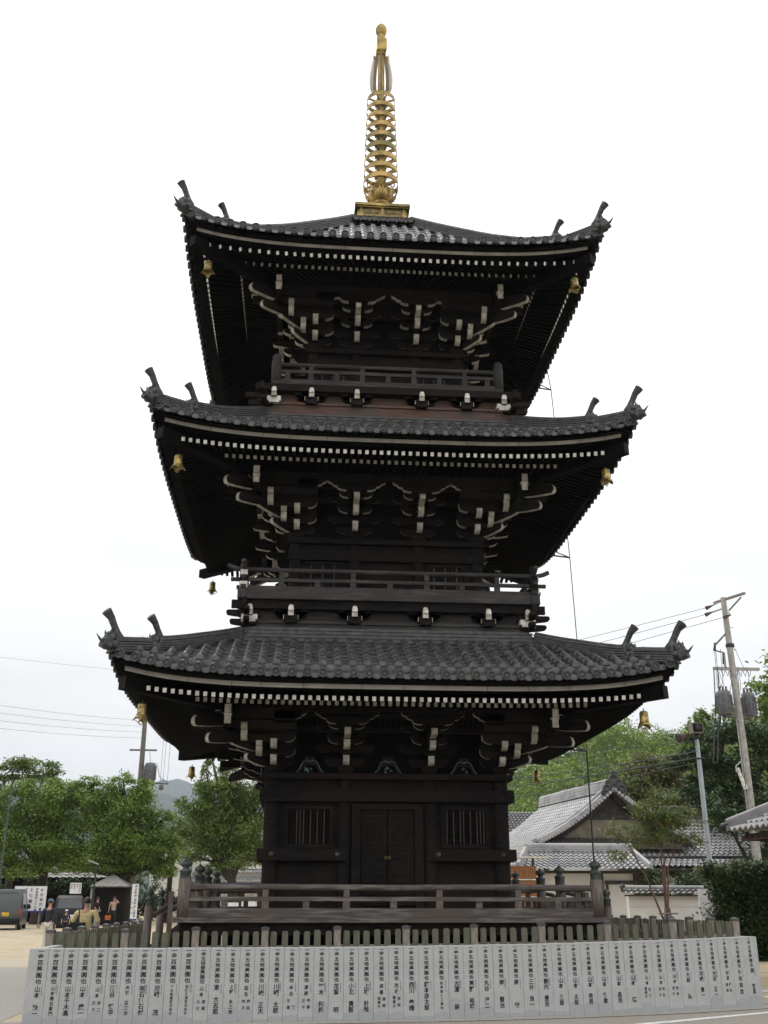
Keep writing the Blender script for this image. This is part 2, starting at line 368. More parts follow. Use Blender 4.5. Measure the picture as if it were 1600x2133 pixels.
def mid_bracket(x0, w, z0):
    mb = MB(); fy = Vector((0, -1, 0)); Y = lambda s: -(w+.3*s)
    masu(mb, (x0, Y(0), z0), .34, .15)
    zk = lambda k: z0+.15+.28*(k-1)
    for k, L in ((1, .42), (2, .62), (3, .42), (3.9, .62)): hijiki(mb, (x0, Y(0), zk(k)), (1, 0, 0), L)
    for k in (1, 2):                                     # stepping arms with pale ends
        e = .3*k+.20
        hijiki(mb, (x0, -(w+(e-.35)/2)+0, zk(k)), (0, -1, 0), (e+.35)/2, ends=(0, 1), h=.18, w=.13)
        masu(mb, (x0, Y(k), zk(k)+.18), .19, .10)
    nose(mb, (x0, 0, zk(3)-.04), (0, -1, 0), w-.2, w+1.02, .13, .17, curl=.2)      # long nose on top
    masu(mb, (x0, Y(3), zk(3)+.14), .17, .12)
    for s, z, L in ((1, z0+.58, .38), (2, z0+.84, .38)):
        hijiki(mb, (x0, Y(s), z), (1, 0, 0), L, h=.14)
        for dx in (-L+.07, 0, L-.07): masu(mb, (x0+dx, Y(s), z+.14), .15, .09)
    hijiki(mb, (x0, Y(1), z0+.82), (1, 0, 0), .6, h=.14)
    # stepped, wave-shaped top arms on the outer line
    for i, (L, z) in enumerate(((.44, z0+.90), (.56, z0+.985), (.66, z0+1.05))):
        hijiki(mb, (x0, Y(3), z), (1, 0, 0), L, h=.10, w=.13)
    return mb
def corner_bracket(w, z0):
    """front-left corner (x=-w,y=-w)"""
    mb = MB(); zk = lambda k: z0+.15+.28*(k-1)
    masu(mb, (-w, -w, z0), .36, .15)
    dg = Vector((-1, -1, 0)).normalized(); q2 = math.sqrt(2)
    for ax in (0, 1):
        d = Vector((-1, 0, 0)) if ax == 0 else Vector((0, -1, 0))
        o = lambda along, off: (Vector((-along, -off, 0)) if ax == 0 else Vector((-off, -along, 0)))
        for k in (1, 2):
            e = .3*k+.2
            c = o(w+(e-.4)/2, w); c.z = zk(k)
            hijiki(mb, c, d, (e+.4)/2, ends=(1, 1), h=.18, w=.13)
            p = o(w+.3*k, w); masu(mb, (p.x, p.y, zk(k)+.18), .19, .10)
        for s in (1, 2, 3):
            z = z0+(.30, .56, .82)[s-1]-.02
            inner = w-.45; outer = w+.3*s+(.28, .34, .42)[s-1]
            off = w+.3*s
            if s < 3:
                # carved, curving noses that cross the corner
                c = o((inner+outer)/2, off); c.z = z+.02; hijiki(mb, c, d, (outer-inner)/2, ends=(1, 1), h=.19, w=.13)
                c2 = o(0, off); c2.z = z+.22
                nose(mb, c2, d, inner, outer+.02, .13, .17, curl=-.1 if s == 1 else .1)
            else:
                for zz, oo in ((z0+.78, w+1.55), (z0+.98, w+1.60)):
                    c = o((inner+oo)/2, off); c.z = zz
                    a = o(inner, off); b = o(oo, off)
                    mb.beam((a.x, a.y, zz+.085), (b.x, b.y, zz+.085), .13, .17, m_dark, end=m_pale)
                    p = o(oo-.12, off)
                p = o(off, off); masu(mb, (p.x, p.y, z0+.68), .2, .10)
                p = o(oo-.10, off); masu(mb, (p.x, p.y, z0+.93), .155, .05, m_pale)
        # arms and stepped, wave-shaped wings reaching back towards the next bracket set
        e = Vector((1, 0, 0)) if ax == 0 else Vector((0, 1, 0))
        for s, z, L in ((1, z0+.58, .38), (2, z0+.84, .38)):
            c = o(w-.02, w+.3*s); c += e*(L/2); c.z = z; hijiki(mb, c, e, L/2, h=.14, ends=(0, 1))
            p = o(w-L+.07, w+.3*s); masu(mb, (p.x, p.y, z+.14), .15, .09)
        for k in (1, 2):
            c = o(w-.2, w); c.z = zk(k); hijiki(mb, c, e, .22, ends=(0, 1))
        for L, z in ((.44, z0+.90), (.56, z0+.985), (.66, z0+1.05)):
            c = o(w, w+.9); c += e*(L/2); c.z = z; hijiki(mb, c, e, L/2, h=.10, w=.13, ends=(0, 1))
    # diagonal arms stepping outward, the two upper ones long with big pale bellies
    for k in (1, 2):
        nose(mb, (0, 0, zk(k)), dg, (w-.3)*q2, (w+.3*k+.22)*q2, .10, .20, curl=.3, pst=.6)
    nose(mb, (0, 0, z0+.38), dg, (w-.1)*q2, (w+1.24)*q2, .10, .28, curl=.30, pst=.62, fall=.28)
    nose(mb, (0, 0, z0+.66), dg, (w-.1)*q2, (w+1.50)*q2, .11, .30, curl=.30, pst=.62, fall=.28)
    nose(mb, (0, 0, z0+1.02), dg, (w-.3)*q2, (w+1.1)*q2, .14, .16, curl=.3, pst=.8)
    return mb

def sweep_eave(mb, a, z, h, depth, L, m, seg=28, p=4, dark=None):
    """curved beam along the front eave: outer face at y=-a, underside z, lift L towards the corners, mitred"""
    xs = [-1+2*i/seg for i in range(seg+1)]
    vs = []
    for t in xs:
        lf = L*abs(t)**p
        vs += [(t*a, -a, z+lf), (t*(a-depth), -(a-depth), z+lf), (t*(a-depth), -(a-depth), z+h+lf), (t*a, -a, z+h+lf)]
    mb.add(vs, [(i*4+k, i*4+(k+1) % 4, (i+1)*4+(k+1) % 4, (i+1)*4+k) for i in range(seg) for k in range(3)], dark or m)
    mb.add(vs, [(i*4+3, i*4, (i+1)*4, (i+1)*4+3) for i in range(seg)], m)

def build_roof(ti, T):
    A, B, tab, L = T['A'], T['B'], T['tab'], T['L']; Wd = A-B
    def zs(x, d):
        half = max(A-d, .01); t = min(1, abs(x)/half)
        return interp(tab, d)+L*max(0, 1-d/Wd)**2*t**T['p']
    roof = tag(bpy.data.objects.new('roof', None), ('lowest roof with broad visible rows of tiles', 'middle roof, tiles seen edge-on above the second storey', 'topmost roof with steep pyramid slopes')[ti])
    COL.objects.link(roof); roof.parent = pag
    lip = .085 if ti == 0 else .035; PW = T['p']
    step = .27; nrow = int(A/RP)
    mb = MB(); mb.fix = False
    lift = lambda d: (lip if d > .24 else 0)
    mtl = m_tile3 if ti == 2 else m_tile
    # pan tiles, one concave course after another
    ns = 6
    for j in range(-nrow-1, nrow+1):
        x0, x1 = j*RP, (j+1)*RP
        mn = min(abs(x0), abs(x1))
        if mn > A-.05: continue
        dm = A-mn if (x0 < 0) != (x1 <= 0) else A-mn
        dm = min(dm, Wd)
        k = 0; d0 = 0.0
        while d0 < dm:
            d1 = min(d0+step, dm)
            vs = []
            for dd, rs in ((d0, .028 if k < 2 else .013), (d1, 0.0)):
                for s in range(ns+1):
                    x = x0+(x1-x0)*s/ns
                    dc = min(dd, max(0, A-abs(x)))
                    sag = -.045*(1-(2*s/ns-1)**2)
                    off = lift(d0+.01)
                    xx = max(-A, min(A, x))
                    vs.append((xx, -(A-dc), zs(xx, dc)+sag+rs+off+.01))
            base = len(vs)
            thick = (.014 if k > 1 else .026+lip) if k else .075
            for s in range(ns+1):
                x, y, z = vs[s]
                dr = thick*(1 if k else .75+.35*math.sin(PI*s/ns))
                vs.append((x, y-.004, z-dr))
            fs = []
            for s in range(ns):
                if vs[s][1] == vs[ns+1+s][1] and vs[s+1][1] == vs[ns+2+s][1] and k: continue
                fs.append((s, s+1, ns+2+s, ns+1+s)); fs.append((base+s, base+s+1, s+1, s))
            mb.add(vs, fs, mtl, True)
            d0 = d1; k += 1
    # rounded cover tiles
    nr = 7
    for j in range(-nrow, nrow+1):
        x = j*RP; dm = min(A-abs(x)+.02, Wd)
        if dm < .12: continue
        d0 = -.03; k = 0
        while d0 < dm:
            d1 = min(d0+(.30 if k else .29), dm)
            vs = []
            for dd, rad in ((d0, .083), (d1, .074)):
                for s in range(nr+1):
                    an = PI*s/nr
                    vs.append((x+rad*math.cos(an), -(A-dd), zs(x, max(dd, 0))+lift(d0+.03)+rad*math.sin(an)*1.05-.005+(d1-dd)*.02))
            o = len(vs)
            vs.append((x, -(A-d0), zs(x, max(d0, 0))+lift(d0+.03)))
            fs = [(s, s+1, nr+2+s, nr+1+s) for s in range(nr)]+[(s+1, s, o) for s in range(nr)]
            mb.add(vs, fs, mtl, True)
            d0 = d1; k += 1
        # round end disc with a raised rim
        z = zs(x, 0)+.005; c = Vector((x, -A-.045, z)); n = 14; r = .088
        Tm = Matrix.Translation(c) @ Matrix.Rotation(R(90), 4, 'X')
        mb.lathe([(r, -.06), (r, .012), (r*.80, .012), (r*.76, -.004)], m_tile, n, T=Tm, smooth=False)
        mb.lathe([(r*.75, -.006), (r*.74, -.0035)], m_tiled, n, T=Tm, smooth=False)
        mb.lathe([(r*.42, -.0035), (r*.36, .006), (r*.2, .006)], m_tile, 8, T=Tm, smooth=False)
    around(tag(mb.build('tiled_slope', roof)))
    # eave structure: board, pale fascia, rafters, soffit
    f = MB(); sweep_eave(f, T['sa'], T['strip']-.044, .088, .22, T['sL'], m_strip, p=PW, dark=m_eave)
    f2 = f.build('eave_fascia', roof)
    # seams in the fascia
    random.seed(ti)
    sm = MB(); xx = -T['sa']+.4
    while xx < T['sa']-.3:
        t = abs(xx/T['sa']); z = T['strip']+T['sL']*t**PW
        sm.box(xx-.005, xx+.005, -T['sa']-.003, -T['sa']+.01, z-.042, z+.042, m_dark); xx += random.choice((.55, .8, 1.1))
    f2c = sm.build('joint', f2)
    around(f2)
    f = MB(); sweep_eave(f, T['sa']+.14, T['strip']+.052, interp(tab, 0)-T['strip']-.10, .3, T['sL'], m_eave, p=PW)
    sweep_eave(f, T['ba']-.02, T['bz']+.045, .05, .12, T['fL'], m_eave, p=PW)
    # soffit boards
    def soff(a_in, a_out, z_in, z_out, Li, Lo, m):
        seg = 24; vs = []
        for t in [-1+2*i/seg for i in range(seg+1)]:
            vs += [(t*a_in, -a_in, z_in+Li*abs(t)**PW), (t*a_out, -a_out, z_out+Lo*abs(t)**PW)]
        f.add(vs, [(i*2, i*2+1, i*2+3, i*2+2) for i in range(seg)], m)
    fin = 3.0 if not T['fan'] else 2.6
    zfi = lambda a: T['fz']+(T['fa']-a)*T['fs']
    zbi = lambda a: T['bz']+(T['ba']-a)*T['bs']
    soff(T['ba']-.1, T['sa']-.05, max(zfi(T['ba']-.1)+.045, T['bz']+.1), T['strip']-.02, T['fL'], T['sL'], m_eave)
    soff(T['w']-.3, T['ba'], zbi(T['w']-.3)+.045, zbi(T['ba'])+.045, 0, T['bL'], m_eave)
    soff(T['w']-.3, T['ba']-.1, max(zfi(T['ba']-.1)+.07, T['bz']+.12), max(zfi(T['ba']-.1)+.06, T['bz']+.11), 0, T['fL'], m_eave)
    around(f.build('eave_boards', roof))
    # rafters, two rows
    for row in (0, 1):
        rb = MB()
        a_end, z_end, LL, sl = (T['fa'], T['fz'], T['fL'], T['fs']) if row == 0 else (T['ba'], T['bz'], T['bL'], T['bs'])
        if not T['fan']:
            n = int((a_end-.03)/T['sp'])
            sp = T['sp']
            for i in range(-n, n+1):
                x = i*sp+(.5*sp if row == 1 else 0)
                if abs(x) > a_end-.12: continue
                a_in = max((T['ba']-.45) if row == 0 else T['w'], abs(x)+.1)
                if a_in > a_end-.05: continue
                lf = LL*abs(x/a_end)**PW
                p1 = (x, -a_end, z_end+lf); p0 = (x, -a_in, z_end+(a_end-a_in)*sl+lf*(a_in/a_end)**2)
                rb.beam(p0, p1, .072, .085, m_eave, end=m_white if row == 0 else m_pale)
        else:
            n = 22
            for i in range(-n, n+1):
                t = i/(n+.6); s = (t*(1+.16*t*t))/1.16
                x = s*a_end*1.0
                ii = (T['ba']-.45)/a_end if row == 0 else T['w']/a_end
                lf = LL*abs(s)**PW
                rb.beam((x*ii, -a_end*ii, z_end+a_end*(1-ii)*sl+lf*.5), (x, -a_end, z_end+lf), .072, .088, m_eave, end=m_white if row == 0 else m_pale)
        rr = rb.build('flying_rafters' if row == 0 else 'base_rafters', roof)
        around(rr)
    # hip rafter
    hb = MB(); q = T['fa']+.22
    d1 = Vector((-q, -q, T['hz'])); d0 = Vector((-T['w'], -T['w'], T['z0']+1.18))
    hb.beam(d0, d1, .21, .24, m_eave, end=m_dark)
    around(hb.build('hip_rafter', roof))
    # hip ridges of stacked tiles
    def ridge(mb, path, w, nl, lh=.05):
        for i in range(nl+1):
            wl = w*(1.0 if i == 0 else .86-.02*i)
            for p0, p1 in zip(path, path[1:]):
                a = Vector(p0)+Vector((0, 0, i*lh)); b = Vector(p1)+Vector((0, 0, i*lh))
                for ww, z0_, z1_ in ((wl, .020, lh), (wl-.09, 0, .020)):
                    dd = (b-a); sd = Vector((-dd.y, dd.x, 0)).normalized()*(ww/2)
                    vs = [a-sd+Vector((0, 0, z0_)), a+sd+Vector((0, 0, z0_)), a+sd+Vector((0, 0, z1_)), a-sd+Vector((0, 0, z1_)),
                          b-sd+Vector((0, 0, z0_)), b+sd+Vector((0, 0, z0_)), b+sd+Vector((0, 0, z1_)), b-sd+Vector((0, 0, z1_))]
                    mb.add(vs, MB.BF, m_tile)
        top = [Vector(p)+Vector((0, 0, (nl+1)*lh)) for p in path]
        mb.tube(top, .07, m_tile, 10)
    def hp(a, dz=0): return (-a, -a, zs(a, A-a)+dz)
    rg = MB()
    hi = [B+(T['r2']-B)*i/10 for i in range(11)]
    ridge(rg, [hp(a, -.03) for a in hi], .26, 5)
    lo = [T['r2']+(T['r1']-T['r2'])*i/5 for i in range(6)]
    ridge(rg, [hp(a, -.03) for a in lo], .24, 4)
    # the lowest round tile, pointing out over the corner
    e0 = Vector(hp(A-.25, .06)); e1 = Vector((-A-.07, -A-.07, zs(A, 0)+.09)); e2 = Vector((-A-.16, -A-.16, zs(A, 0)+.13))
    rg.tube([e0, e1, e2], [.08, .085, .095], m_tile, 12, endm=m_tiled)
    around(rg.build('hip_ridge', roof))
    # ridge-end ornaments with an upright horn tile
    def ornament(a, sc):
        o = MB(); dg = Vector((-1, -1, 0)).normalized(); sd = Vector((-dg.y, dg.x, 0)); b = Vector(hp(a)); U = Vector((0, 0, 1))
        def q(al, s, u): return b+dg*al*sc+sd*s*sc+U*u*sc
        # end plate with flared foot and shoulders
        pl = [(-.20, -.02), (-.12, .06), (-.14, .30), (-.08, .40), (.08, .40), (.14, .30), (.12, .06), (.20, -.02)]
        n = len(pl); vs = [q(0, x, z) for x, z in pl]+[q(.06, x*.92, z) for x, z in pl]
        o.add(vs, [tuple(range(n)), tuple(range(n, 2*n))[::-1]]+[(i, i+n, (i+1) % n+n, (i+1) % n) for i in range(n)], m_orn)
        # horn
        pts = [q(-.10, 0, .26), q(-.02, 0, .36), q(.05, 0, .48), q(.13, 0, .62), q(.25, 0, .73)]
        o.tube(pts, [.085*sc, .072*sc, .064*sc, .07*sc, .098*sc], m_orn, 14, endm=m_tiled)
        o.tube([q(.25, 0, .73), q(.262, 0, .741)], [.06*sc, .06*sc], m_tile, 12)
        # lion-like mask: lumps, brow, curls and a pointed snout horn
        random.seed(int(a*100))
        for (al, s, u, r) in ((.12, 0, .16, .10), (.12, .08, .24, .055), (.12, -.08, .24, .055), (.20, 0, .10, .07), (.16, .07, .08, .05), (.16, -.07, .08, .05), (.14, 0, .30, .05), (.22, .03, .18, .045), (.22, -.03, .18, .045), (.08, .12, .12, .05), (.08, -.12, .12, .05), (.2, 0, .24, .04)):
            c = q(al, s, u); r *= 1.28; o.lathe([(r*sc*math.sin(PI*k/6)+.001, -r*sc*math.cos(PI*k/6)) for k in range(7)], m_orn, 8, c=c)
        for s in (-.07, .07): o.tube([q(.14, s, .28), q(.17, s*1.3, .34), q(.16, s*1.5, .40)], [.03*sc, .02*sc, .004], m_orn, 6)
        o.tube([q(.22, 0, .14), q(.32, 0, .17), q(.42, 0, .27)], [.045*sc, .03*sc, .004], m_orn, 6)
        return o
    around(ornament(T['r1'], 1.0).build('ridge_end_ornament', roof))
    around(ornament(T['r2'], .92).build('ridge_end_ornament', roof))
    return zs

ZS = []
for ti, T in enumerate(TIERS): ZS.append(build_roof(ti, T))

# brackets under each roof
for ti, T in enumerate(TIERS):
    w, z0 = T['w'], T['z0']
    for s in (-1, 1):
        o = mid_bracket(s*T['cx'][0], w, z0).build('bracket_set', pag)
        around(o)
    around(corner_bracket(w, z0).build('bracket_set', pag, ))
    pb = MB()                                            # purlin with the boarding between brackets
    W3 = w+.9
    pb.box(-W3-.6, W3+.6, -W3-.065, -W3+.065, z0+1.152, z0+1.31, m_dark)
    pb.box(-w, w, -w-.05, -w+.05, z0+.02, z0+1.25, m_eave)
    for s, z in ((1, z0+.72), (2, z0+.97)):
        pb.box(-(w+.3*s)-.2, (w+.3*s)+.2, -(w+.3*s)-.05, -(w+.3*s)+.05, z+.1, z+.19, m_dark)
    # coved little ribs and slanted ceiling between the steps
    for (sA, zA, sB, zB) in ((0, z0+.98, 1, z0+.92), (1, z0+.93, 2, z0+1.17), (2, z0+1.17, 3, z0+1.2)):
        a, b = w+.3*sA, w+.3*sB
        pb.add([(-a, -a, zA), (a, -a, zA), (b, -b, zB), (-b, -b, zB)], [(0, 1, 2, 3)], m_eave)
    n = int(2*w/.11)
    for i in range(n+1):
        x = -w+i*.11
        pb.beam((x, -(w+.32), z0+.93), (x, -(w+.58), z0+1.15), .03, .03, m_dark)
    around(pb.build('purlin', pag))

# ---- ground storey: columns, beams, windows, doors
w = 2.38
def column_post(x, y, z0, z1, r, m=m_dark):
    c = MB(); c.lathe([(r, z0), (r, z0+.02), (r, z1-.12), (r*.86, z1)], m, 20, c=(x, y, 0)); return c
cols = [column_post(-w, -w, 1.3, 4.0, .165), column_post(-.885, -w, 1.3, 4.0, .155), column_post(.885, -w, 1.3, 4.0, .155)]
for c in cols: around(c.build('column', pag))
def ring(name, hx, d, z0, z1, m, ext=0.0, bev=.0):
    b = MB(); b.box(-hx-ext, hx+ext, -hx, -hx+d, z0, z1, m)
    return around(b.build(name, pag))
b = MB(); b.box(-w, w, -w-.03, -w+.06, 1.3, 4.0, m_dark)      # wall boards, slightly uneven planks
random.seed(5)
xx = -w
while xx < w-.1:
    wd = random.uniform(.2, .3); b.box(xx+.006, min(xx+wd, w)-.006, -w-.042, -w-.03, 1.5, 2.36, m_dark); xx += wd
around(b.build('wall', pag))
ring('plate_beam', w+.24, .40, 3.975, 4.095, m_dark)
ring('tie_beam', w+.02, .10, 3.80, 3.93, m_dark)
bb = MB(); bb.box(-w-.26, w+.26, -w-.25, -w-.10, 3.53, 3.77, m_dark)
around(bb.build('head_rail', pag))
bb = MB(); bb.box(-w-.2, w+.2, -w-.20, -w-.05, 1.33, 1.50, m_dark)
around(bb.build('sill_rail', pag))
for s in (-1, 1):
    r_ = MB(); x0, x1 = sorted((s*.84, s*(w+.23)))
    r_.box(x0, x1, -w-.26, -w-.09, 2.375, 2.60, m_dark); o = r_.build('waist_rail', pag)
    for xc in (s*1.03, s*2.36):
        h = MB(); Tm = Matrix.Translation((xc, -w-.26, 2.49)) @ Matrix.Rotation(R(90), 4, 'X')
        h.lathe([(.055, 0), (.05, .02), (.03, .045), (.001, .055)], m_green, 14, T=Tm); h.build('nail_cover', o)
    around(o)
    # lattice window
    wn = MB(); xc = s*1.62
    for (a, b_, c_, d_) in ((-.50, -.42, 2.62, 3.46), (.42, .50, 2.62, 3.46)): wn.box(xc+a, xc+b_, -w-.11, -w-.031, c_, d_, m_dark)
    wn.box(xc-.42, xc+.42, -w-.11, -w-.031, 2.62, 2.70, m_dark); wn.box(xc-.42, xc+.42, -w-.11, -w-.031, 3.38, 3.46, m_dark)
    o = wn.build('window', pag)
    bars = MB(); random.seed(7+s)
    for i in range(12):
        bx = xc-.385+i*.07; a = .022
        pale = random.random() < .5
        vs = [(bx-a, -w-.06, 2.70), (bx, -w-.095, 2.70), (bx+a, -w-.06, 2.70), (bx, -w-.035, 2.70)]
        vs += [(x, y, 3.38) for x, y, _ in vs]
        bars.add(vs, [(0, 1, 5, 4), (1, 2, 6, 5), (2, 3, 7, 6), (3, 0, 4, 7)], m_dark)
        if pale: bars.box(bx-.005, bx+.005, -w-.099, -w-.0945, 2.71, 3.37, m_post)
    bars.build('lattice_bars', o)
    around(o)
# doors
dr = MB(); dr.box(-.74, -.56, -w-.15, -w-.031, 1.5, 3.50, m_dark); dr.box(.56, .74, -w-.15, -w-.031, 1.5, 3.50, m_dark); dr.box(-.56, .56, -w-.15, -w-.031, 3.38, 3.50, m_dark)
around(dr.build('door_frame', pag))
for s in (-1, 1):
    d = MB(); x0, x1 = (-.55, -.012) if s < 0 else (.012, .55)
    d.box(x0, x1, -w-.085, -w-.032, 1.52, 3.375, m_dark)
    for zz in (1.55, 1.75, 1.98, 2.12, 2.45, 2.60, 2.72, 3.10, 3.22, 3.33):
        d.box(x0+.02, x1-.02, -w-.115, -w-.085, zz-.018, zz+.018, m_dark)
    for xc in (x0+.03, (x0+x1)/2, x1-.03): d.box(xc-.02, xc+.02, -w-.108, -w-.085, 1.52, 2.60, m_dark)
    xm = (x0+x1)/2                                       # arched openwork panel
    d.tube([(xm-.17, -w-.10, 2.75), (xm-.16, -w-.10, 2.93), (xm, -w-.10, 3.06), (xm+.16, -w-.10, 2.93), (xm+.17, -w-.10, 2.75)], .015, m_dark, 6)
    for k in range(5): d.tube([(xm-.12+k*.06, -w-.098, 2.75), (xm-.12+k*.06, -w-.098, 2.96)], .009, m_dark, 5)
    o = d.build('door', pag)
    k = MB(); k.tube([(s*.035+.02*math.cos(t), -w-.125, 2.44+.03*math.sin(t)) for t in [q*PI/4 for q in range(9)]], .006, m_goldd, 6); k.build('handle', o)
    around(o)
# frog-leg struts between the lowest brackets
def frog(x):
    f = MB(); y = -w-.27
    out_ = [(-.28, 0), (-.22, .06), (-.175, .15), (-.135, .225), (-.07, .235), (0, .215), (.07, .235), (.135, .225), (.175, .15), (.22, .06), (.28, 0)]
    inn = [(.20, 0), (.15, .07), (.11, .14), (0, .15), (-.11, .14), (-.15, .07), (-.20, 0)]
    f.prism(out_+inn, y, y+.05, m_dark, T=Matrix.Translation((x, 0, 4.10)))
    f.tube([(x+a, y-.004, 4.10+b) for a, b in out_], .007, m_teal, 5)
    f.prism([(-.10, .31), (-.10, .27), (-.04, .235), (.04, .235), (.10, .27), (.10, .31)], y, y+.08, m_dark, T=Matrix.Translation((x, 0, 4.10)))
    f.tube([(x+a, y-.004, 4.10+b) for a, b in ((-.10, .31), (-.10, .275), (-.03, .24), (.03, .24), (.10, .275), (.10, .31), (-.10, .31))], .006, m_beam, 5)
    f.tube([(x+a, y-.004, 4.10+b) for a, b in ((-.08, .275), (0, .245), (.08, .275))], .005, m_beam, 5)
    random.seed(int(x*10)+9)
    for k in range(9):                                   # carved leaves inside
        c = Vector((x-.10+.2*random.random(), y+.02, 4.11+.1*random.random())); f.lathe([(.001, -.03), (.022, -.01), (.02, .01), (.001, .03)], random.choice((m_teal, m_dark, m_redw, m_dark)), 6, c=c)
    return f
for x in (-1.63, 0.0, 1.59): around(frog(x).build('frog_leg_strut', pag))

# ---- veranda round the ground storey
ver = bpy.data.objects.new('veranda', None); COL.objects.link(ver); ver.parent = pag
ver['label'] = 'grey wooden veranda with railings and green copper finials'
b = MB()
xx = -4.08; random.seed(11)
b.box(-4.10, 4.10, -4.10, -3.86, 1.24, 1.325, m_ver)
for i in range(8):
    b.box(-3.86, 3.86, -3.855+i*.16, -3.70+i*.16, 1.275, 1.335, m_ver)
b.box(-3.95, 3.95, -3.93, -3.80, 1.02, 1.235, m_dark)
for x in (-3.8, -2.38, -.885, .885, 2.38): b.box(x-.09, x+.09, -3.86, -3.70, .0, 1.03, m_dark)
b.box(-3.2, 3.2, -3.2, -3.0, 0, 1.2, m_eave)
around(b.build('veranda_floor', ver))
def finial(mb, x, y, z, r=.105, m=m_green):
    mb.lathe([(r*1.02, z), (r*1.08, z+.02), (r, z+.04), (r*.98, z+.19), (r*1.12, z+.20), (r*1.12, z+.22), (r*.55, z+.25), (r*.55, z+.28), (r*1.05, z+.315), (r*1.12, z+.35), (r*.95, z+.385), (r*.4, z+.415), (r*.12, z+.45), (.002, z+.475)], m, 18, c=(x, y, 0))
def railing(x0, x1, a, posts, struts, zt=1.85, zm=1.645, zb=1.40, zbt=1.485):
    r_ = MB()
    r_.tube([(x0+(x1-x0)*i/6, -a, zt+.008*math.sin(i*1.7)) for i in range(7)], .056, m_ver, 12)
    r_.box(x0, x1, -a-.045, -a+.045, zm-.035, zm+.04, m_ver)
    r_.box(x0-.02, x1+.02, -a-.06, -a+.06, zb-.07, zbt, m_ver)
    for x in posts:
        r_.box(x-.055, x+.055, -a-.052, -a+.052, zm+.04, zt-.04, m_post)
        r_.box(x-.065, x+.065, -a-.055, -a+.055, zbt, zm-.035, m_post)
    for x in struts: r_.box(x-.06, x+.06, -a-.04, -a+.04, zbt, zm-.035, m_ver)
    return r_
rl = railing(-3.8, 3.8, 3.9, (-2.40, -.886, .866, 2.37), (-3.15, -1.64, 0.0, 1.62, 3.13))
o = rl.build('railing', ver); c = o.copy(); COL.objects.link(c); c.rotation_euler.z = PI
for rz_, segs in ((-PI/2, ((1.1, 3.8), (-3.8, -1.15))), (PI/2, ((-3.8, -1.1), (1.0, 3.8)))):
    for a, b_ in segs:
        o = railing(a, b_, 3.9, ((a+b_)/2,), (a+.65, b_-.65)).build('railing', ver); o.rotation_euler.z = rz_
for (x, y) in ((-3.9, -3.9), (3.9, -3.9), (-3.9, 3.9), (3.9, 3.9), (-3.9, -1.0), (-3.9, 1.05), (3.9, -1.0), (3.9, .9)):
    pm = MB(); big = abs(y) > 3
    r = .118 if big else .105
    pm.lathe([(r, 1.33), (r, 2.0 if big else 1.96)], m_post, 18, c=(x, y, 0)); o = pm.build('corner_post' if big else 'stair_head_post', ver)
# finials are sub-parts' own caps, kept in the same mesh as their post
for o in [q for q in ver.children if q.name.startswith(('corner_post', 'stair_head_post'))]:
    x, y = o.data.vertices[0].co.x, o.data.vertices[0].co.y
    fm = MB(); xs = [v.co.x for v in o.data.vertices]; ys = [v.co.y for v in o.data.vertices]
    finial(fm, (min(xs)+max(xs))/2, (min(ys)+max(ys))/2, 1.92 if abs(max(ys, key=abs)) > 3 else 1.90)
    k = bmesh.new(); k.from_mesh(o.data); me2 = bpy.data.meshes.new('t'); me2.from_pydata(fm.v, [], fm.f)
    for p in me2.polygons: p.use_smooth = True; p.material_index = 1
    k.from_mesh(me2)
    for f_ in k.faces: pass
    k.to_mesh(o.data); o.data.materials.append(m_green)
    n0 = len(o.data.polygons)-len(fm.f)
    for i, p in enumerate(o.data.polygons):
        if i >= n0: p.material_index = 1; p.use_smooth = True
# side stairs with lower newel posts
for s in (-1, 1):
    st = MB()
    for k in range(5):
        st.box(s*4.1 if s > 0 else -4.1-(k+1)*.2, 4.1+(k+1)*.2 if s > 0 else -4.1, -.9, .9, 1.06-k*.24-.24, 1.06-k*.24, m_dark) if False else st.box(min(s*(4.1+k*.2), s*(4.3+k*.2)), max(s*(4.1+k*.2), s*(4.3+k*.2)), -.9, .9, 0, 1.10-k*.22, m_dark)
    st.build('side_stair', ver)
    for y in (-1.0, 1.05):
        n_ = MB(); n_.lathe([(.085, 0), (.085, 1.5)], m_post, 14, c=(s*4.92, y, 0)); finial(n_, s*4.92, y, 1.44, .078)
        n_.build('stair_newel', ver)
        h_ = MB(); h_.tube([(s*3.95, y, 1.80), (s*4.2, y, 1.75), (s*4.55, y, 1.50), (s*4.85, y, 1.30)], .045, m_beam, 10)
        h_.box(min(s*4.42, s*4.52), max(s*4.42, s*4.52), y-.05, y+.05, .2, 1.80, m_post)
        h_.beam((s*3.95, y, 1.30), (s*4.85, y, .65), .08, .16, m_beam)
        h_.build('stair_handrail', ver)

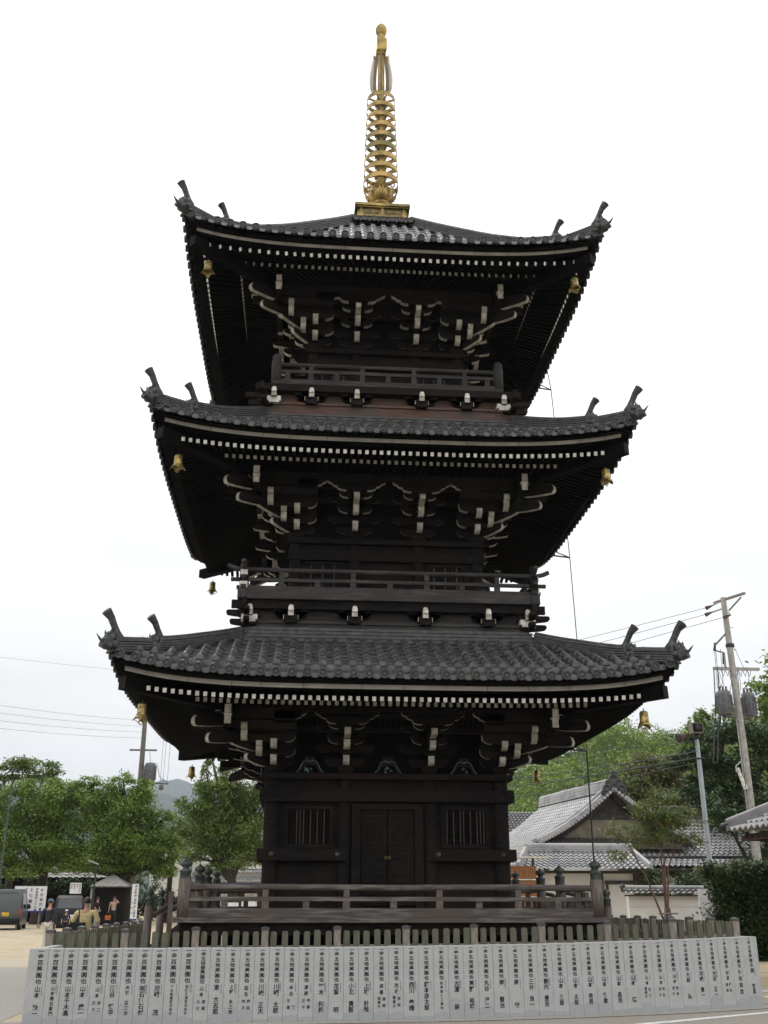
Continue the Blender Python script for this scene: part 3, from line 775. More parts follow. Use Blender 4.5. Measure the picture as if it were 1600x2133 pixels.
# ---- upper storeys: base, little brackets, balcony and walls
def upper(zn0, zn1, hn, zbase, hb, hb_m, zc, capx, zb2, h2, zf0, zf1, hf, w, zw, win):
    g = []
    nb = MB()                                            # stacked flat ridge tiles
    k = int((zn1-zn0)/.043)
    for i in range(k):
        e = .035*(i % 2)+(hn-hb)*(i/k)*.9
        nb.box(-hn+e, hn-e, -hn+e, -hn+e+.4, zn0+i*(zn1-zn0)/k, zn0+(i+.82)*(zn1-zn0)/k, m_tile)
    nb.box(-hn+.3, hn-.3, -hn+.28, -hn+.4, zn0, zn1-.01, m_tile)
    around(nb.build('stacked_tile_band', pag))
    b = MB(); b.box(-hb, hb, -hb, -hb+.3, zn1, zbase, hb_m); b.box(-hb-.03, hb+.03, -hb-.035, -hb+.1, zbase-.05, zbase+.012, hb_m)
    b.box(-hb+.1, hb-.1, -hb+.12, -hb+.3, zbase, zb2-.05, hb_m)
    around(b.build('base_sill', pag))
    # projecting caps on small brackets
    for x in capx:
        q = MB(); yy = -hb-.16; corner = abs(x) > 2.6
        q.prism([(x-.065, zc-.13), (x+.065, zc-.13), (x+.065, zc+.04), (x+.05, zc+.10), (x+.02, zc+.125), (x-.02, zc+.125), (x-.05, zc+.10), (x-.065, zc+.04)], yy-.03, yy+.4, m_dark)
        q.prism([(x-.06, zc-.125), (x+.06, zc-.125), (x+.06, zc+.03), (x+.045, zc+.095), (x+.02, zc+.115), (x-.02, zc+.115), (x-.045, zc+.095), (x-.06, zc+.03)], yy-.045, yy-.03, m_pale)
        q.prism([(x-.055, zc-.02), (x+.055, zc-.02), (x+.055, zc+.03), (x+.04, zc+.085), (x-.04, zc+.085), (x-.055, zc+.03)], yy-.075, yy-.045, m_white)
        mm = m_white if corner else m_dark
        for (x0, x1, z0_, z1_) in ((-.16, .16, -.21, -.10), (-.12, .12, -.26, -.21)):
            q.box(x+x0, x+x1, yy+.02, yy+.3, zc+z0_, zc+z1_, mm)
        if not corner:
            for dx in (-.155, .155): q.box(x+dx-.005, x+dx+.005, yy+.012, yy+.02, zc-.20, zc-.10, m_pale)
            q.box(x-.16, x+.16, yy+.014, yy+.02, zc-.108, zc-.10, m_beam)
            for sg in (-1, 1):
                hijiki(q, (x+sg*.0, yy+.22, zc-.12), (1, 0, 0), .34, w=.1, h=.12, pale=m_dark)
                q.box(x+sg*.30-.08, x+sg*.30+.08, yy+.12, yy+.26, zc+.0, zc+.08, m_dark)
                q.tube([(x+sg*.36, yy+.165, zc+.02), (x+sg*.34, yy+.165, zc-.06), (x+sg*.24, yy+.165, zc-.115)], .005, m_beam, 4)
        around(q.build('balcony_bracket', pag))
    for x in (-1, 1):                                    # rounded noses at the corners
        q = MB()
        for dz, ln in ((0, .42), (-.2, .34)):
            nose(q, (0, -hb-.02, zc-.1+dz), (x, 0, 0), hb-.2, hb+ln, .12, .12, pale=m_dark, curl=.1)
        around(q.build('corner_nose', pag))
    # beams of the balcony
    q = MB(); q.box(-h2, h2, -hb-.12, -hb-.03, zb2-.10, zb2+.075, m_dark); q.box(-hb, hb, -hb-.02, -hb+.2, zb2-.1, zb2+.1, m_dark)
    around(q.build('cross_beam', pag))
    bal = bpy.data.objects.new('balcony', None); COL.objects.link(bal); bal.parent = pag
    q = MB(); q.box(-hf, hf, -hf+.02, -hf+.2, zf0, zf1, m_beam); q.box(-hf+.2, hf-.2, -hf+.2, -w, zf0+.06, zf0+.12, m_dark)
    around(q.build('floor_edge_beam', bal))
    # body of the storey
    q = MB(); q.box(-w, w, -w-.03, -w+.05, zf0, zw+.1, m_dark)
    around(q.build('wall', pag))
    for x in (-w, -.74, .74): around(column_post(x, -w, zf0, zw-.1, .15).build('column', pag))
    q = MB(); q.box(-w-.2, w+.2, -w-.2, -w-.06, zw-.12, zw, m_dark); q.box(-w-.18, w+.18, -w-.17, -w-.04, zw-.52, zw-.30, m_dark)
    around(q.build('head_beam', pag))
    for s in (-1, 1):
        xc = s*(w+.74)/2; q = MB()
        q.box(xc-.46, xc+.46, -w-.09, -w-.031, zw-.60, zw-.53, m_dark)
        o = q.build('window', pag); q = MB()
        for i in range(10): q.box(xc-.42+i*.088, xc-.38+i*.088, -w-.08, -w-.035, zf1-.1, zw-.6, m_beam if i % 3 == 1 else m_dark)
        q.build('lattice_bars', o); around(o)
    q = MB(); q.box(-.5, .5, -w-.08, -w-.031, zf1-.1, zw-.6, m_dark)
    for x in (-.25, .25): q.box(x-.2, x+.2, -w-.1, -w-.08, zf1+.0, zw-.75, m_dark)
    around(q.build('door', pag))
    return bal
bal = upper(6.72, 7.08, 3.24, 7.20, 3.03, m_beam, 7.41, (-2.99, -2.12, -.76, .76, 2.13, 2.99), 7.55, 3.39, 7.64, 7.86, 3.27, 2.07, 9.38, 1)
# second storey: open rails whose ends run past the corner and turn up
q = MB(); a = 3.15
for z, r in ((8.30, .05),):
    q.tube([(-a-.36, -a, z+.10), (-a-.25, -a, z+.045), (-a-.12, -a, z+.01), (-a, -a, z)]+[(x, -a, z) for x in (-2, -1, 0, 1, 2)]+[(a, -a, z), (a+.12, -a, z+.01), (a+.25, -a, z+.045), (a+.36, -a, z+.10)], .05, m_beam, 10)
q.box(-a-.28, a+.28, -a-.04, -a+.04, 8.04, 8.11, m_beam)
q.box(-a-.15, a+.15, -a-.06, -a+.06, 7.865, 7.93, m_beam)
for x in (-2.35, -.8, .8, 2.35): q.box(x-.05, x+.05, -a-.045, -a+.045, 8.11, 8.26, m_beam); q.box(x-.06, x+.06, -a-.045, -a+.045, 7.93, 8.04, m_beam)
for x in (-1.57, 0, 1.57): q.box(x-.06, x+.06, -a-.04, -a+.04, 7.93, 8.04, m_beam)
around(q.build('railing', bal))
q = MB(); q.box(-a-.09, -a+.09, -a-.09, -a+.09, 7.93, 8.245, m_dark); q.box(-a-.07, -a+.07, -a-.07, -a+.07, 8.34, 8.5, m_dark)
q.box(-a-.075, -a+.075, -a-.115, -a-.09, 8.16, 8.27, m_white); q.box(-a-.08, -a+.08, -a-.115, -a-.09, 7.87, 8.01, m_white)
around(q.build('corner_block', bal))
bal = upper(11.95, 12.19, 3.02, 12.47, 2.90, m_redw, 12.68, (-2.69, -1.82, -.76, .76, 1.83, 2.71), 12.84, 3.13, 12.90, 13.12, 2.78, 1.78, 14.50, 1)
q = MB(); a = 2.67
q.tube([(x, -a, 13.60) for x in (-a, -1.3, 0, 1.3, a)], .05, m_beam, 10)
q.box(-a, a, -a-.035, -a+.035, 13.38, 13.46, m_beam); q.box(-a-.02, a+.02, -a-.06, -a+.06, 13.12, 13.20, m_beam)
for x in (-1.85, -.62, .62, 1.85): q.box(x-.05, x+.05, -a-.04, -a+.04, 13.46, 13.56, m_beam); q.box(x-.06, x+.06, -a-.04, -a+.04, 13.20, 13.38, m_beam)
for x in (-2.4, -1.23, 0, 1.23, 2.4): q.box(x-.06, x+.06, -a-.035, -a+.035, 13.20, 13.38, m_beam)
around(q.build('railing', bal))
q = MB(); q.lathe([(.12, 13.12), (.12, 13.68), (.085, 13.72), (.105, 13.76), (.11, 13.80), (.075, 13.85), (.02, 13.89)], m_beam, 16, c=(-a, -a, 0))
around(q.build('corner_post', bal))
# small cap roof of tiles at the foot of the spire
q = MB(); q.box(-.86, .86, -.86, -.3, 19.14, 19.33, m_tile); q.box(-.80, .80, -.80, -.3, 19.33, 19.42, m_dark)
for i in range(-3, 4):
    x = i*.25; q.tube([(x, -.5, 19.36), (x, -1.0, 19.20)], .075, m_tile, 10); Tm = Matrix.Translation((x, -1.01, 19.197)) @ Matrix.Rotation(R(90), 4, 'X')
    q.lathe([(.085, -.03), (.085, .01), (.066, .01), (.06, -.004)], m_tile, 14, T=Tm, smooth=False)
    if i < 3: q.prism([(x+.05, 19.22), (x+.125, 19.15), (x+.2, 19.22), (x+.2, 19.17), (x+.125, 19.10), (x+.05, 19.17)], -1.0, -.6, m_tile)
around(q.build('cap_tiles', pag), sc=1.003)

# ---- gilt spire
sp = bpy.data.objects.new('spire', None); COL.objects.link(sp); sp.parent = pag
q = MB(); q.box(-.66, .66, -.66, -.2, 19.42, 19.80, m_gold); q.box(-.72, .72, -.72, -.2, 19.40, 19.465, m_gold)
q.box(-.735, .735, -.735, -.2, 19.78, 19.82, m_gold); q.box(-.77, .77, -.77, -.2, 19.82, 19.90, m_gold)
for x in (-.60, 0, .60): q.box(x-.035, x+.035, -.70, -.66, 19.465, 19.78, m_gold)
for s in (-1, 1):
    xm = s*.3; q.box(xm-.24, xm+.24, -.672, -.66, 19.52, 19.74, m_goldd)
    for k in range(5):
        cx = xm-.17+k*.085; q.tube([(cx+.035*math.cos(t), -.68, 19.63+.03*math.sin(t)) for t in [j*PI/4 for j in range(8)]], .008, m_gold, 4)
around(q.build('square_base', sp), sc=1.004)
q = MB(); q.lathe([(.62, 19.88), (.60, 19.98), (.52, 20.1), (.38, 20.2), (.24, 20.26), (.22, 20.32)], m_gold, 32); q.build('inverted_bowl', sp)
q = MB(); q.lathe([(.22, 20.3), (.30, 20.36), (.27, 20.42), (.24, 20.47)], m_gold, 32)
q.lathe([(.20, 20.46), (.30, 20.50), (.36, 20.62), (.37, 20.78), (.30, 20.80), (.25, 20.7)], m_gold, 32)
for k in range(8):                                       # petals with a pierced round at the tip
    T = rotz(k*PI/4-.07)
    pp = [(0, -.36, 20.56), (0, -.46, 20.70), (0, -.50, 20.86)]
    q.merge((lambda m_: m_)(MB()))
    pm = MB(); pm.tube([(0, -.34, 20.56), (0, -.41, 20.66), (-.04, -.44, 20.78)], [.05, .04, .02], m_gold, 6); pm.tube([(0, -.36, 20.6), (.07, -.42, 20.70), (.05, -.45, 20.80)], [.03, .025, .015], m_gold, 6)
    pm.tube([(.085*math.cos(t), -.47-.02*math.sin(t), 20.90+.085*math.sin(t)) for t in [j*PI/6 for j in range(13)]], .02, m_gold, 6)
    q.merge(pm, T)
q.fix = False
q.build('lotus_bowl', sp)
q = MB(); q.lathe([(.13, 20.6), (.125, 21), (.11, 24.3), (.10, 26.05)], m_gold, 20); q.build('shaft', sp)
for i in range(9):
    z = 21.14+i*.378; r = .50-.0105*i; q = MB(); t = .012; h = .15
    n = 40; vs = []
    for (rr, zz) in ((r, z-h/2), (r+.012, z-h/2), (r+.012, z+h/2), (r, z+h/2)): vs += [(rr*math.cos(2*PI*j/n), rr*math.sin(2*PI*j/n), zz) for j in range(n)]
    q.add(vs, [(a*n+j, a*n+(j+1) % n, ((a+1) % 4)*n+(j+1) % n, ((a+1) % 4)*n+j) for a in range(4) for j in range(n)], m_gold, False)
    for k in range(8):
        a = k*PI/4+.39; q.beam((.14*math.cos(a), .14*math.sin(a), z-.02), (r*math.cos(a), r*math.sin(a), z-.02), .035, .05, m_gold)
    q.lathe([(.14, z-.15), (.19, z-.13), (.20, z-.03), (.165, z+.05), (.15, z+.14)], m_gold, 20)
    q.build('ring', sp)
# pierced flame plates
random.seed(3)
for k in range(4):
    T = rotz(k*PI/2-.07); pm = MB()
    for i in range(15):
        z = 24.54+i*.098; x0 = .09; wv = .15*math.sin(PI*min(1, (i+2)/15)**.8)+.03
        cx = x0+.045+wv*.35
        pm.tube([(cx+.038*math.cos(t), .0, z+.042*math.sin(t)) for t in [j*PI/4 for j in range(9)]], .026, m_gilt, 5)
        pm.tube([(cx+.03, 0, z), (cx+.07+wv*.35, 0, z+.06), (cx+.09+wv*.45, 0, z+.13)], [.026, .02, .008], m_gilt, 5)
        pm.tube([(cx+.01, 0, z+.03), (cx+.05+wv*.1, 0, z+.02), (cx+.08+wv*.2, 0, z-.03)], [.022, .018, .008], m_gilt, 5)
    q = MB(); q.merge(pm, T); q.build('flame_ornament', sp)
q = MB(); q.lathe([(.13, 26.0), (.15, 26.03), (.13, 26.08)], m_gold, 18); q.box(-.155, .155, -.155, .155, 26.14, 26.58, m_gold, T=rotz(.1))
q.box(-.145, .145, -.145, .145, 26.10, 26.14, m_gold, T=rotz(.1)); q.lathe([(.15, 26.58), (.10, 26.62), (.10, 26.74), (.13, 26.78)], m_gold, 18); q.build('square_jewel_case', sp)
q = MB(); q.lathe([(.02, 26.76), (.11, 26.80), (.165, 26.90), (.18, 27.0), (.165, 27.10), (.11, 27.19), (.04, 27.24), (.008, 27.27), (.006, 27.42)], m_gold, 28); q.build('jewel_ball', sp)

# ---- lightning conductor
q = MB()
q.tube([(4.83, 1.0, 16.0), (5.0, 1.26, 15.30)], .012, m_iron, 6)
for (x, y, z, ex) in ((5.0, 1.26, 15.30, 4.6), (5.3, 1.55, 10.35, 4.8), (5.6, 2.27, 5.28, 5.0)):
    q.tube([(ex, y, z+.05), (x, y, z)], .022, m_iron, 6); q.tube([(ex, y, z+.2), (x, y, z)], .016, m_iron, 6)
cable = [(5.0, 1.26, 15.30), (5.3, 1.55, 10.35), (5.6, 2.27, 5.28)]
q.tube(cable, .012, m_wire, 6); q.tube([(5.6, 2.27, 5.28), (5.6, 2.3, .0)], .021, m_iron, 8)
q.build('lightning_conductor', pag)

# ================================================================== WIND BELLS
def wind_bell(loc, label):
    t = empty('wind_bell', loc, label, 'wind bell', 'wind bells hanging from the corners of the roofs')
    t.scale = (.88, .88, .88)
    b = MB(); b.lathe([(.005, -.06), (.07, -.07), (.095, -.10), (.10, -.28), (.115, -.33)], m_bell, 18)
    n = 18; prof = []
    vs = []
    for j in range(24):
        a = 2*PI*j/24; fl = abs(math.cos(2*a))**3
        vs.append((.113*math.cos(a), .113*math.sin(a), -.32)); vs.append(((.135+.05*fl)*math.cos(a), (.135+.05*fl)*math.sin(a), -.37-.075*fl))
    b.add(vs, [(2*j, 2*j+1, (2*j+3) % 48, (2*j+2) % 48) for j in range(24)], m_bell, True)
    b.build('bell_body', t)
    c = MB(); c.tube([(0, 0, 0), (0, 0, -.07)], .012, m_iron, 6); c.build('hanger', t)
    c = MB(); c.tube([(0, 0, -.2), (0, 0, -.44)], .006, m_iron, 5); c.tube([(.045*math.cos(q_), 0, -.47+.045*math.sin(q_)) for q_ in [j*PI/4 for j in range(9)]], .012, m_bell, 6)
    for s in (-1, 1): c.tube([(s*.04, 0, -.47), (s*.13, 0, -.43)], [.016, .006], m_bell, 5)
    c.build('clapper', t)
    return t
bn = [('lowest', 4.82, 5.14), ('middle', 4.55, 10.38), ('topmost', 4.265, 15.38)]
proto = None
for nm, a, z in bn:
    for sx_, sy_, cor in ((-1, -1, 'front left'), (1, -1, 'front right'), (-1, 1, 'rear left'), (1, 1, 'rear right')):
        if nm == 'topmost' and sy_ > 0 or (nm, cor) == ('middle', 'rear right'): continue
        lab = f'brass wind bell hanging from the {cor} corner of the {nm} roof'
        if proto is None: proto = wind_bell((sx_*a, sy_*a, z), lab)
        else:
            c = copy_tree(proto); c.location = (sx_*a, sy_*a, z); c['label'] = lab; c.rotation_euler.z = random.random()*3

# ================================================================== INSCRIBED STONE WALL
wx = np.array([-5.50, -2.42, -.50, 1.51, 5.93]); wy = np.array([-8.41, -8.25, -8.06, -7.80, -6.32]); wz = np.array([.98, .975, .987, 1.001, 1.068])
cy_ = np.polyfit(wx, wy, 3); cz_ = np.polyfit(wx, wz, 2)
wall = empty('inscribed_stone_wall', (0, 0, 0), 'long low grey granite wall of upright slabs carved with donor inscriptions', 'stone wall')
NAMES = ['山本　秋一', '山本善右衛門', '山本千木高', '山本　廣一', '山本|政二|文子', '酒谷　勝平', '赤坂　晋三治', '㈲石伊石材', '河﨑　　茂', '楠木製菓株式会社', '西讃興業株式会社',
 '山本|寅蔵|久枝', '東　大志郎', '上野　永三郎', '延生|康祐|敏子', '川﨑　正夫', '川﨑　太郎', '金谷|　実|雅恵', '清原|義春|正子', '楠木　利和', '花篤　　明', '小北　貴智', '上坂　計雄', '斉喜|博美|由美子',
 '西坂|啓栄|富美子', '西川　義晴', '藤本彦太郎', '阪南設備工業所', '古澤　　務', '萬野　裕昭', '丸谷　洋二', '南　　賢治', '南　　　守', '三井　良一', '籔内　豊吉', '山本　三郎', '山本　太郎', '山本　秀男', '山本　雅章',
 '山本　昌浩', '山本　　徳', '山本|吉三|喜美子', '山本|義弘|洋子', '山本|利幸|悦枝', '大林　　弘', '河﨑　章一', '大谷　正一', '榊原|隆治|喜美', '竹利商店', '南　　宏昌']
PLACES = ['大阪市東成区', '泉佐野市新町', '岸和田市本町', '和歌山市中之島', '貝塚市北町', '泉南市信達']
nS = len(NAMES); X0, X1 = -5.53, 5.90
def wpt(x): return float(np.polyval(cy_, x)), float(np.polyval(cz_, x))
w_ = [.268]+[.203+.060*(k/(nS-3))**1.5 for k in range(nS-2)]+[.31]         # slabs get a little wider to the right
k_ = (X1-X0-.578)/sum(w_[1:-1]); bounds = [X0]
for k in range(nS): bounds.append(bounds[-1]+w_[k]*(1 if k in (0, nS-1) else k_))
random.seed(21)
for i, nm in enumerate(NAMES):
    xa, xb = bounds[i], bounds[i+1]; ya, h = wpt(xa); yb, _ = wpt(xb); _, h = wpt((xa+xb)/2)
    ang = math.atan2(yb-ya, xb-xa); wd = math.hypot(xb-xa, yb-ya); g = .004
    s = MB(); hw = wd/2-g/2; hh = h+random.uniform(-.003, .003); top = .006
    vs = [(-hw, 0, -.03), (hw, 0, -.03), (hw, .13, -.03), (-hw, .13, -.03), (-hw, 0, hh-top), (hw, 0, hh-top), (hw, .13, hh-top), (-hw, .13, hh-top),
          (-hw+top, top, hh), (hw-top, top, hh), (hw-top, .13-top, hh), (-hw+top, .13-top, hh)]
    s.add(vs, [(0, 3, 2, 1), (0, 1, 5, 4), (1, 2, 6, 5), (2, 3, 7, 6), (3, 0, 4, 7), (4, 5, 9, 8), (5, 6, 10, 9), (6, 7, 11, 10), (7, 4, 8, 11), (8, 9, 10, 11)], m_gran)
    # damp mark rising from the foot of the slab
    hd = random.choice((.05, .07, .09, .10, .13, .17, .24))*random.uniform(.8, 1.2); sk = random.uniform(-.25, .25); n = 9; pts = []
    for k in range(n+1):
        t = k/n; pts.append((-hw+.003+(2*hw-.006)*t, hd*(.72+.28*math.sin(PI*(.1+.8*t))+sk*(t-.5))*random.uniform(.93, 1.06)))
    s.add([(x, -.0015, z) for x, z in pts]+[(hw-.003, -.0015, -.02), (-hw+.003, -.0015, -.02)], [tuple(range(n+3))], m_wet)
    so_ = s.build('stone_slab', wall, ((xa+xb)/2, (ya+yb)/2+random.uniform(-.003, .003), 0), ang); so_.rotation_euler.x = R(random.uniform(-.3, .3)); so_.rotation_euler.z = ang+R(random.uniform(-.35, .35))
    ins = MB(); y = -.003; cx = (.03 if i == 0 else (-.02 if i == nS-1 else .004))
    hdr = '一金百萬圓也' if i < 11 else ('一金五拾参萬圓也' if i == 11 else '一金五拾萬圓也')
    sz = .072 if i < 11 else .061
    pit = .445/(len(hdr)-.5)
    write(ins, '一', cx, hh-.035, sz, y, m_ink, .02, 1.2)
    for k, ch in enumerate(hdr[1:]): write(ins, ch, cx, hh-.035-(k+.8)*pit, sz, y, m_ink, .02, 1.2)
    zt = hh-.49; parts = nm.split('|')
    main = parts[0]
    if len(parts) > 1:
        column(ins, main, cx, zt, .062, .078 if len(main) > 1 else .08, y, m_ink, .02)
        z2 = zt-.17
        for k, p_ in enumerate(parts[1:]): column(ins, p_, cx+(.036 if k == 0 else -.034), z2, .05, .175/max(len(p_), 2)*.95, y, m_ink, .018)
    else:
        ln = len(main); sz2 = .08 if ln <= 5 else (.058 if ln == 6 else .044)
        column(ins, main, cx, zt+.01, sz2, .385/ln, y, m_ink, .02)
    column(ins, PLACES[i % 6], cx+.062, zt+.02, .017, .022, y, m_inks, .01)
    if i % 3 == 1: column(ins, PLACES[(i+3) % 6][:5], cx+.043, zt+.02, .017, .022, y, m_inks, .01)
    ins.build('inscription', so_)
for (x, s_) in ((X0, 1), (X1, -1)):                      # short return walls at the two ends
    y0, h = wpt(x)
    for k in range(2):
        q = MB(); q.box(-.065, .065, .006, .69, -.03, h-.012, m_gran); q.build('stone_slab', wall, (x+s_*.07, y0+.135+k*.70, 0))
# kerb of paving at the foot of the wall
mb = MB(); n = 20
for k in range(n):
    xa, xb = X0-.2+(X1+.4-X0)*k/n, X0-.2+(X1+.4-X0)*(k+1)/n
    mb.add([(xa, wpt(xa)[0]-.35, .012), (xb, wpt(xb)[0]-.35, .012), (xb, wpt(xb)[0]+.05, .012), (xa, wpt(xa)[0]+.05, .012)], [(0, 1, 2, 3)], m_pave)
tag(mb.build('path'), kind='structure')

# ================================================================== PICKET FENCE
fen = empty('picket_fence', (0, 0, 0), 'weathered mossy picket fence with capped posts around the pagoda', 'fence')
def fpost(x, y, h):
    q = MB(); q.box(-.055, .055, -.055, .055, -.02, h-.03, m_fpost)
    o = q.build('fence_post', fen, (x, y, 0)); c = MB()
    c.box(-.066, .066, -.066, .066, h-.05, h-.008, m_cap); c.add([(-.066, -.066, h-.008), (.066, -.066, h-.008), (.066, .066, h-.008), (-.066, .066, h-.008), (0, 0, h+.012)], [(0, 1, 4), (1, 2, 4), (2, 3, 4), (3, 0, 4)], m_cap)
    c.build('post_cap', o)
random.seed(33)
def panel(p0, p1, h0, h1, n):
    q = MB(); d = Vector((p1[0]-p0[0], p1[1]-p0[1], 0)); L = d.length; a = math.atan2(d.y, d.x)
    pw = .10
    for i in range(n):
        x = .055+(L-.11)*(i+.5)/n; h = h0+(h1-h0)*x/L-.06+random.uniform(-.012, .012); tl = random.uniform(-.012, .012); w2 = pw/2*random.uniform(.92, 1.06)
        poly = [(x-w2, .02), (x+w2, .02), (x+w2+tl, h-.022), (x+w2*.6+tl, h), (x-w2*.6+tl, h), (x-w2+tl, h-.022)]
        q.prism(poly, -.045, -.022, m_pick)
    q.box(.055, L-.055, -.02, .03, h0-.36, h0-.28, m_fpost); q.box(.055, L-.055, -.02, .03, .18, .26, m_fpost)
    q.build('picket_panel', fen, (p0[0], p0[1], 0), a)
fp = [(-5.66, -6.60, 1.185), (-4.519, -6.49, 1.190), (-3.414, -6.394, 1.215), (-2.307, -6.299, 1.212), (-1.129, -6.197, 1.224), (.018, -6.098, 1.23), (1.173, -5.999, 1.25), (2.345, -5.898, 1.271), (3.508, -5.798, 1.30), (4.69, -5.696, 1.335), (5.86, -5.594, 1.345)]
for p in fp: fpost(*p)
for a, b in zip(fp, fp[1:]): panel(a, b, a[2], b[2], 6)
for (p, n, hh) in ((fp[0], 9, 1.17), (fp[-1], 8, 1.30)):
    prev = p
    for k in range(1, n+1):
        c = (p[0]+(.02*k if p[0] > 0 else .012*k), p[1]+1.17*k, p[2]+(hh-p[2])*k/n); fpost(*c); panel(prev, c, prev[2], c[2], 6) ; prev = c

# ================================================================== VEGETATION
def leaves(mb, clumps, size, m, seed, flat_=.6, sub=13, droop=0.0, dens=1.0):
    rnd = random.Random(seed)
    for (cx, cy, cz, rx, ry, rz, n) in clumps:
        subs = []; n = int(n*dens)
        for k in range(sub):
            u = rnd.uniform(-1, 1); a = rnd.uniform(0, 2*PI); s = math.sqrt(1-u*u); rr = rnd.uniform(.55, 1.0)
            subs.append((cx+rx*s*math.cos(a)*rr, cy+ry*s*math.sin(a)*rr, cz+rz*u*rr, rnd.uniform(.26, .5)))
        for i in range(n):
            sx0, sy0, sz0, sr = subs[rnd.randrange(sub)]
            x = sx0+rnd.gauss(0, rx*sr*.6); y = sy0+rnd.gauss(0, ry*sr*.6); z = sz0+rnd.gauss(0, rz*sr*.62)-droop*abs(rnd.gauss(0, .3))
            a = rnd.uniform(0, 2*PI); t = rnd.gauss(0, flat_); q = rnd.gauss(0, flat_); l = size*rnd.uniform(.6, 1.25); w = l*.5
            ca, sa = math.cos(a), math.sin(a)
            d = (ca*l, sa*l, math.sin(t)*l); e = (-sa*w, ca*w, math.sin(q)*w)
            o = len(mb.v)
            mb.v += [(x-d[0]*.5, y-d[1]*.5, z-d[2]*.5), (x+e[0]*.5, y+e[1]*.5, z+e[2]*.5), (x+d[0]*.5, y+d[1]*.5, z+d[2]*.5), (x-e[0]*.5, y-e[1]*.5, z-e[2]*.5)]
            mb.f.append((o, o+1, o+2, o+3)); mb.m.append(mb.mi(m)); mb.sm.append(False)
def tree(name, label, cat, base, trunk_h, r, clumps, size, m, seed, group=None, mt=None, bark_to=None, **kw):
    rnd = random.Random(seed); mt = mt or m_trunk
    t = empty(name, base, label, cat, group); bx, by, bz = base
    q = MB(); fork = (rnd.uniform(-.2, .2), rnd.uniform(-.2, .2), trunk_h)
    q.tube([(0, 0, -.1), (fork[0]*.4, fork[1]*.4, trunk_h*.5), fork], [r*1.25, r, r*.85], mt, 10)
    for c in (bark_to or clumps):
        c0 = Vector((c[0]-bx, c[1]-by, c[2]-bz)); f0 = Vector(fork)
        mid = f0.lerp(c0, .5)+Vector((rnd.uniform(-.2, .2), rnd.uniform(-.2, .2), rnd.uniform(-.15, .35)))
        q.tube([f0-Vector((0, 0, .3)), mid, c0], [r*.6, r*.32, r*.1], mt, 7)
        for k in range(4):
            e = c0+Vector((rnd.uniform(-1, 1)*c[3]*.6, rnd.uniform(-1, 1)*c[4]*.6, rnd.uniform(-.2, .9)*c[5]))
            q.tube([mid.lerp(c0, rnd.uniform(.2, .9)), mid.lerp(e, .6)+Vector((0, 0, .1)), e], [r*.2, r*.12, r*.03], mt, 5)
    q.fix = False
    q.build('trunk', t)
    q = MB(); q.fix = False; leaves(q, [(c[0]-bx, c[1]-by, c[2]-bz)+tuple(c[3:]) for c in clumps], size, m, seed, **kw)
    q.build('crown', t)
    return t
tree('spreading_tree', 'flat-topped spreading tree with bare forked limbs at the far left', 'tree', (-20.4, 47.3, .3), 5.6, .22,
     [(-21.9, 47.3, 9.6, 1.6, 1.5, .55, 2200), (-20.0, 47.3, 10.1, 1.5, 1.5, .45, 1900), (-18.9, 47.1, 9.5, 1.2, 1.3, .45, 1500), (-22.8, 47.5, 8.6, 1.3, 1.2, .6, 1300), (-23.6, 47.5, 9.8, 1.2, 1.2, .5, 900)], .24, m_leafB, 1, flat_=.5)
tree('broadleaf_tree', 'dense green tree leaning over the dark hut, left of the brown utility pole', 'tree', (-17.6, 43.4, .3), 3.2, .3,
     [(-19.4, 43, 7.4, 1.5, 1.3, 1.0, 2600), (-17.2, 42.8, 7.4, 1.5, 1.3, 1.0, 2800), (-19.0, 42.6, 5.4, 2.0, 1.4, 1.2, 3600), (-16.2, 42.4, 4.4, 1.5, 1.3, .9, 2400), (-19.5, 42.4, 3.6, 1.8, 1.3, .6, 2000), (-18.2, 43, 6.9, 1.9, 1.5, 1.1, 4200), (-16.3, 43, 6.0, 1.9, 1.5, 1.2, 4200), (-17.7, 42.7, 4.7, 2.0, 1.6, .9, 3600), (-20.4, 43.6, 6.2, 1.9, 1.5, 1.2, 3600), (-20.6, 43.8, 4.3, 1.6, 1.5, 1.0, 2600), (-16.1, 43, 8.3, .9, .8, .45, 700), (-19.0, 43, 8.5, .6, .6, .3, 300), (-17.4, 43, 8.6, .4, .4, .25, 160), (-21.4, 43, 3.3, 1.2, 1, .5, 900), (-18.4, 42.2, 3.2, 1.2, 1, .4, 900)], .165, m_leafA, 2, dens=1.6, group='trees beside the car park')
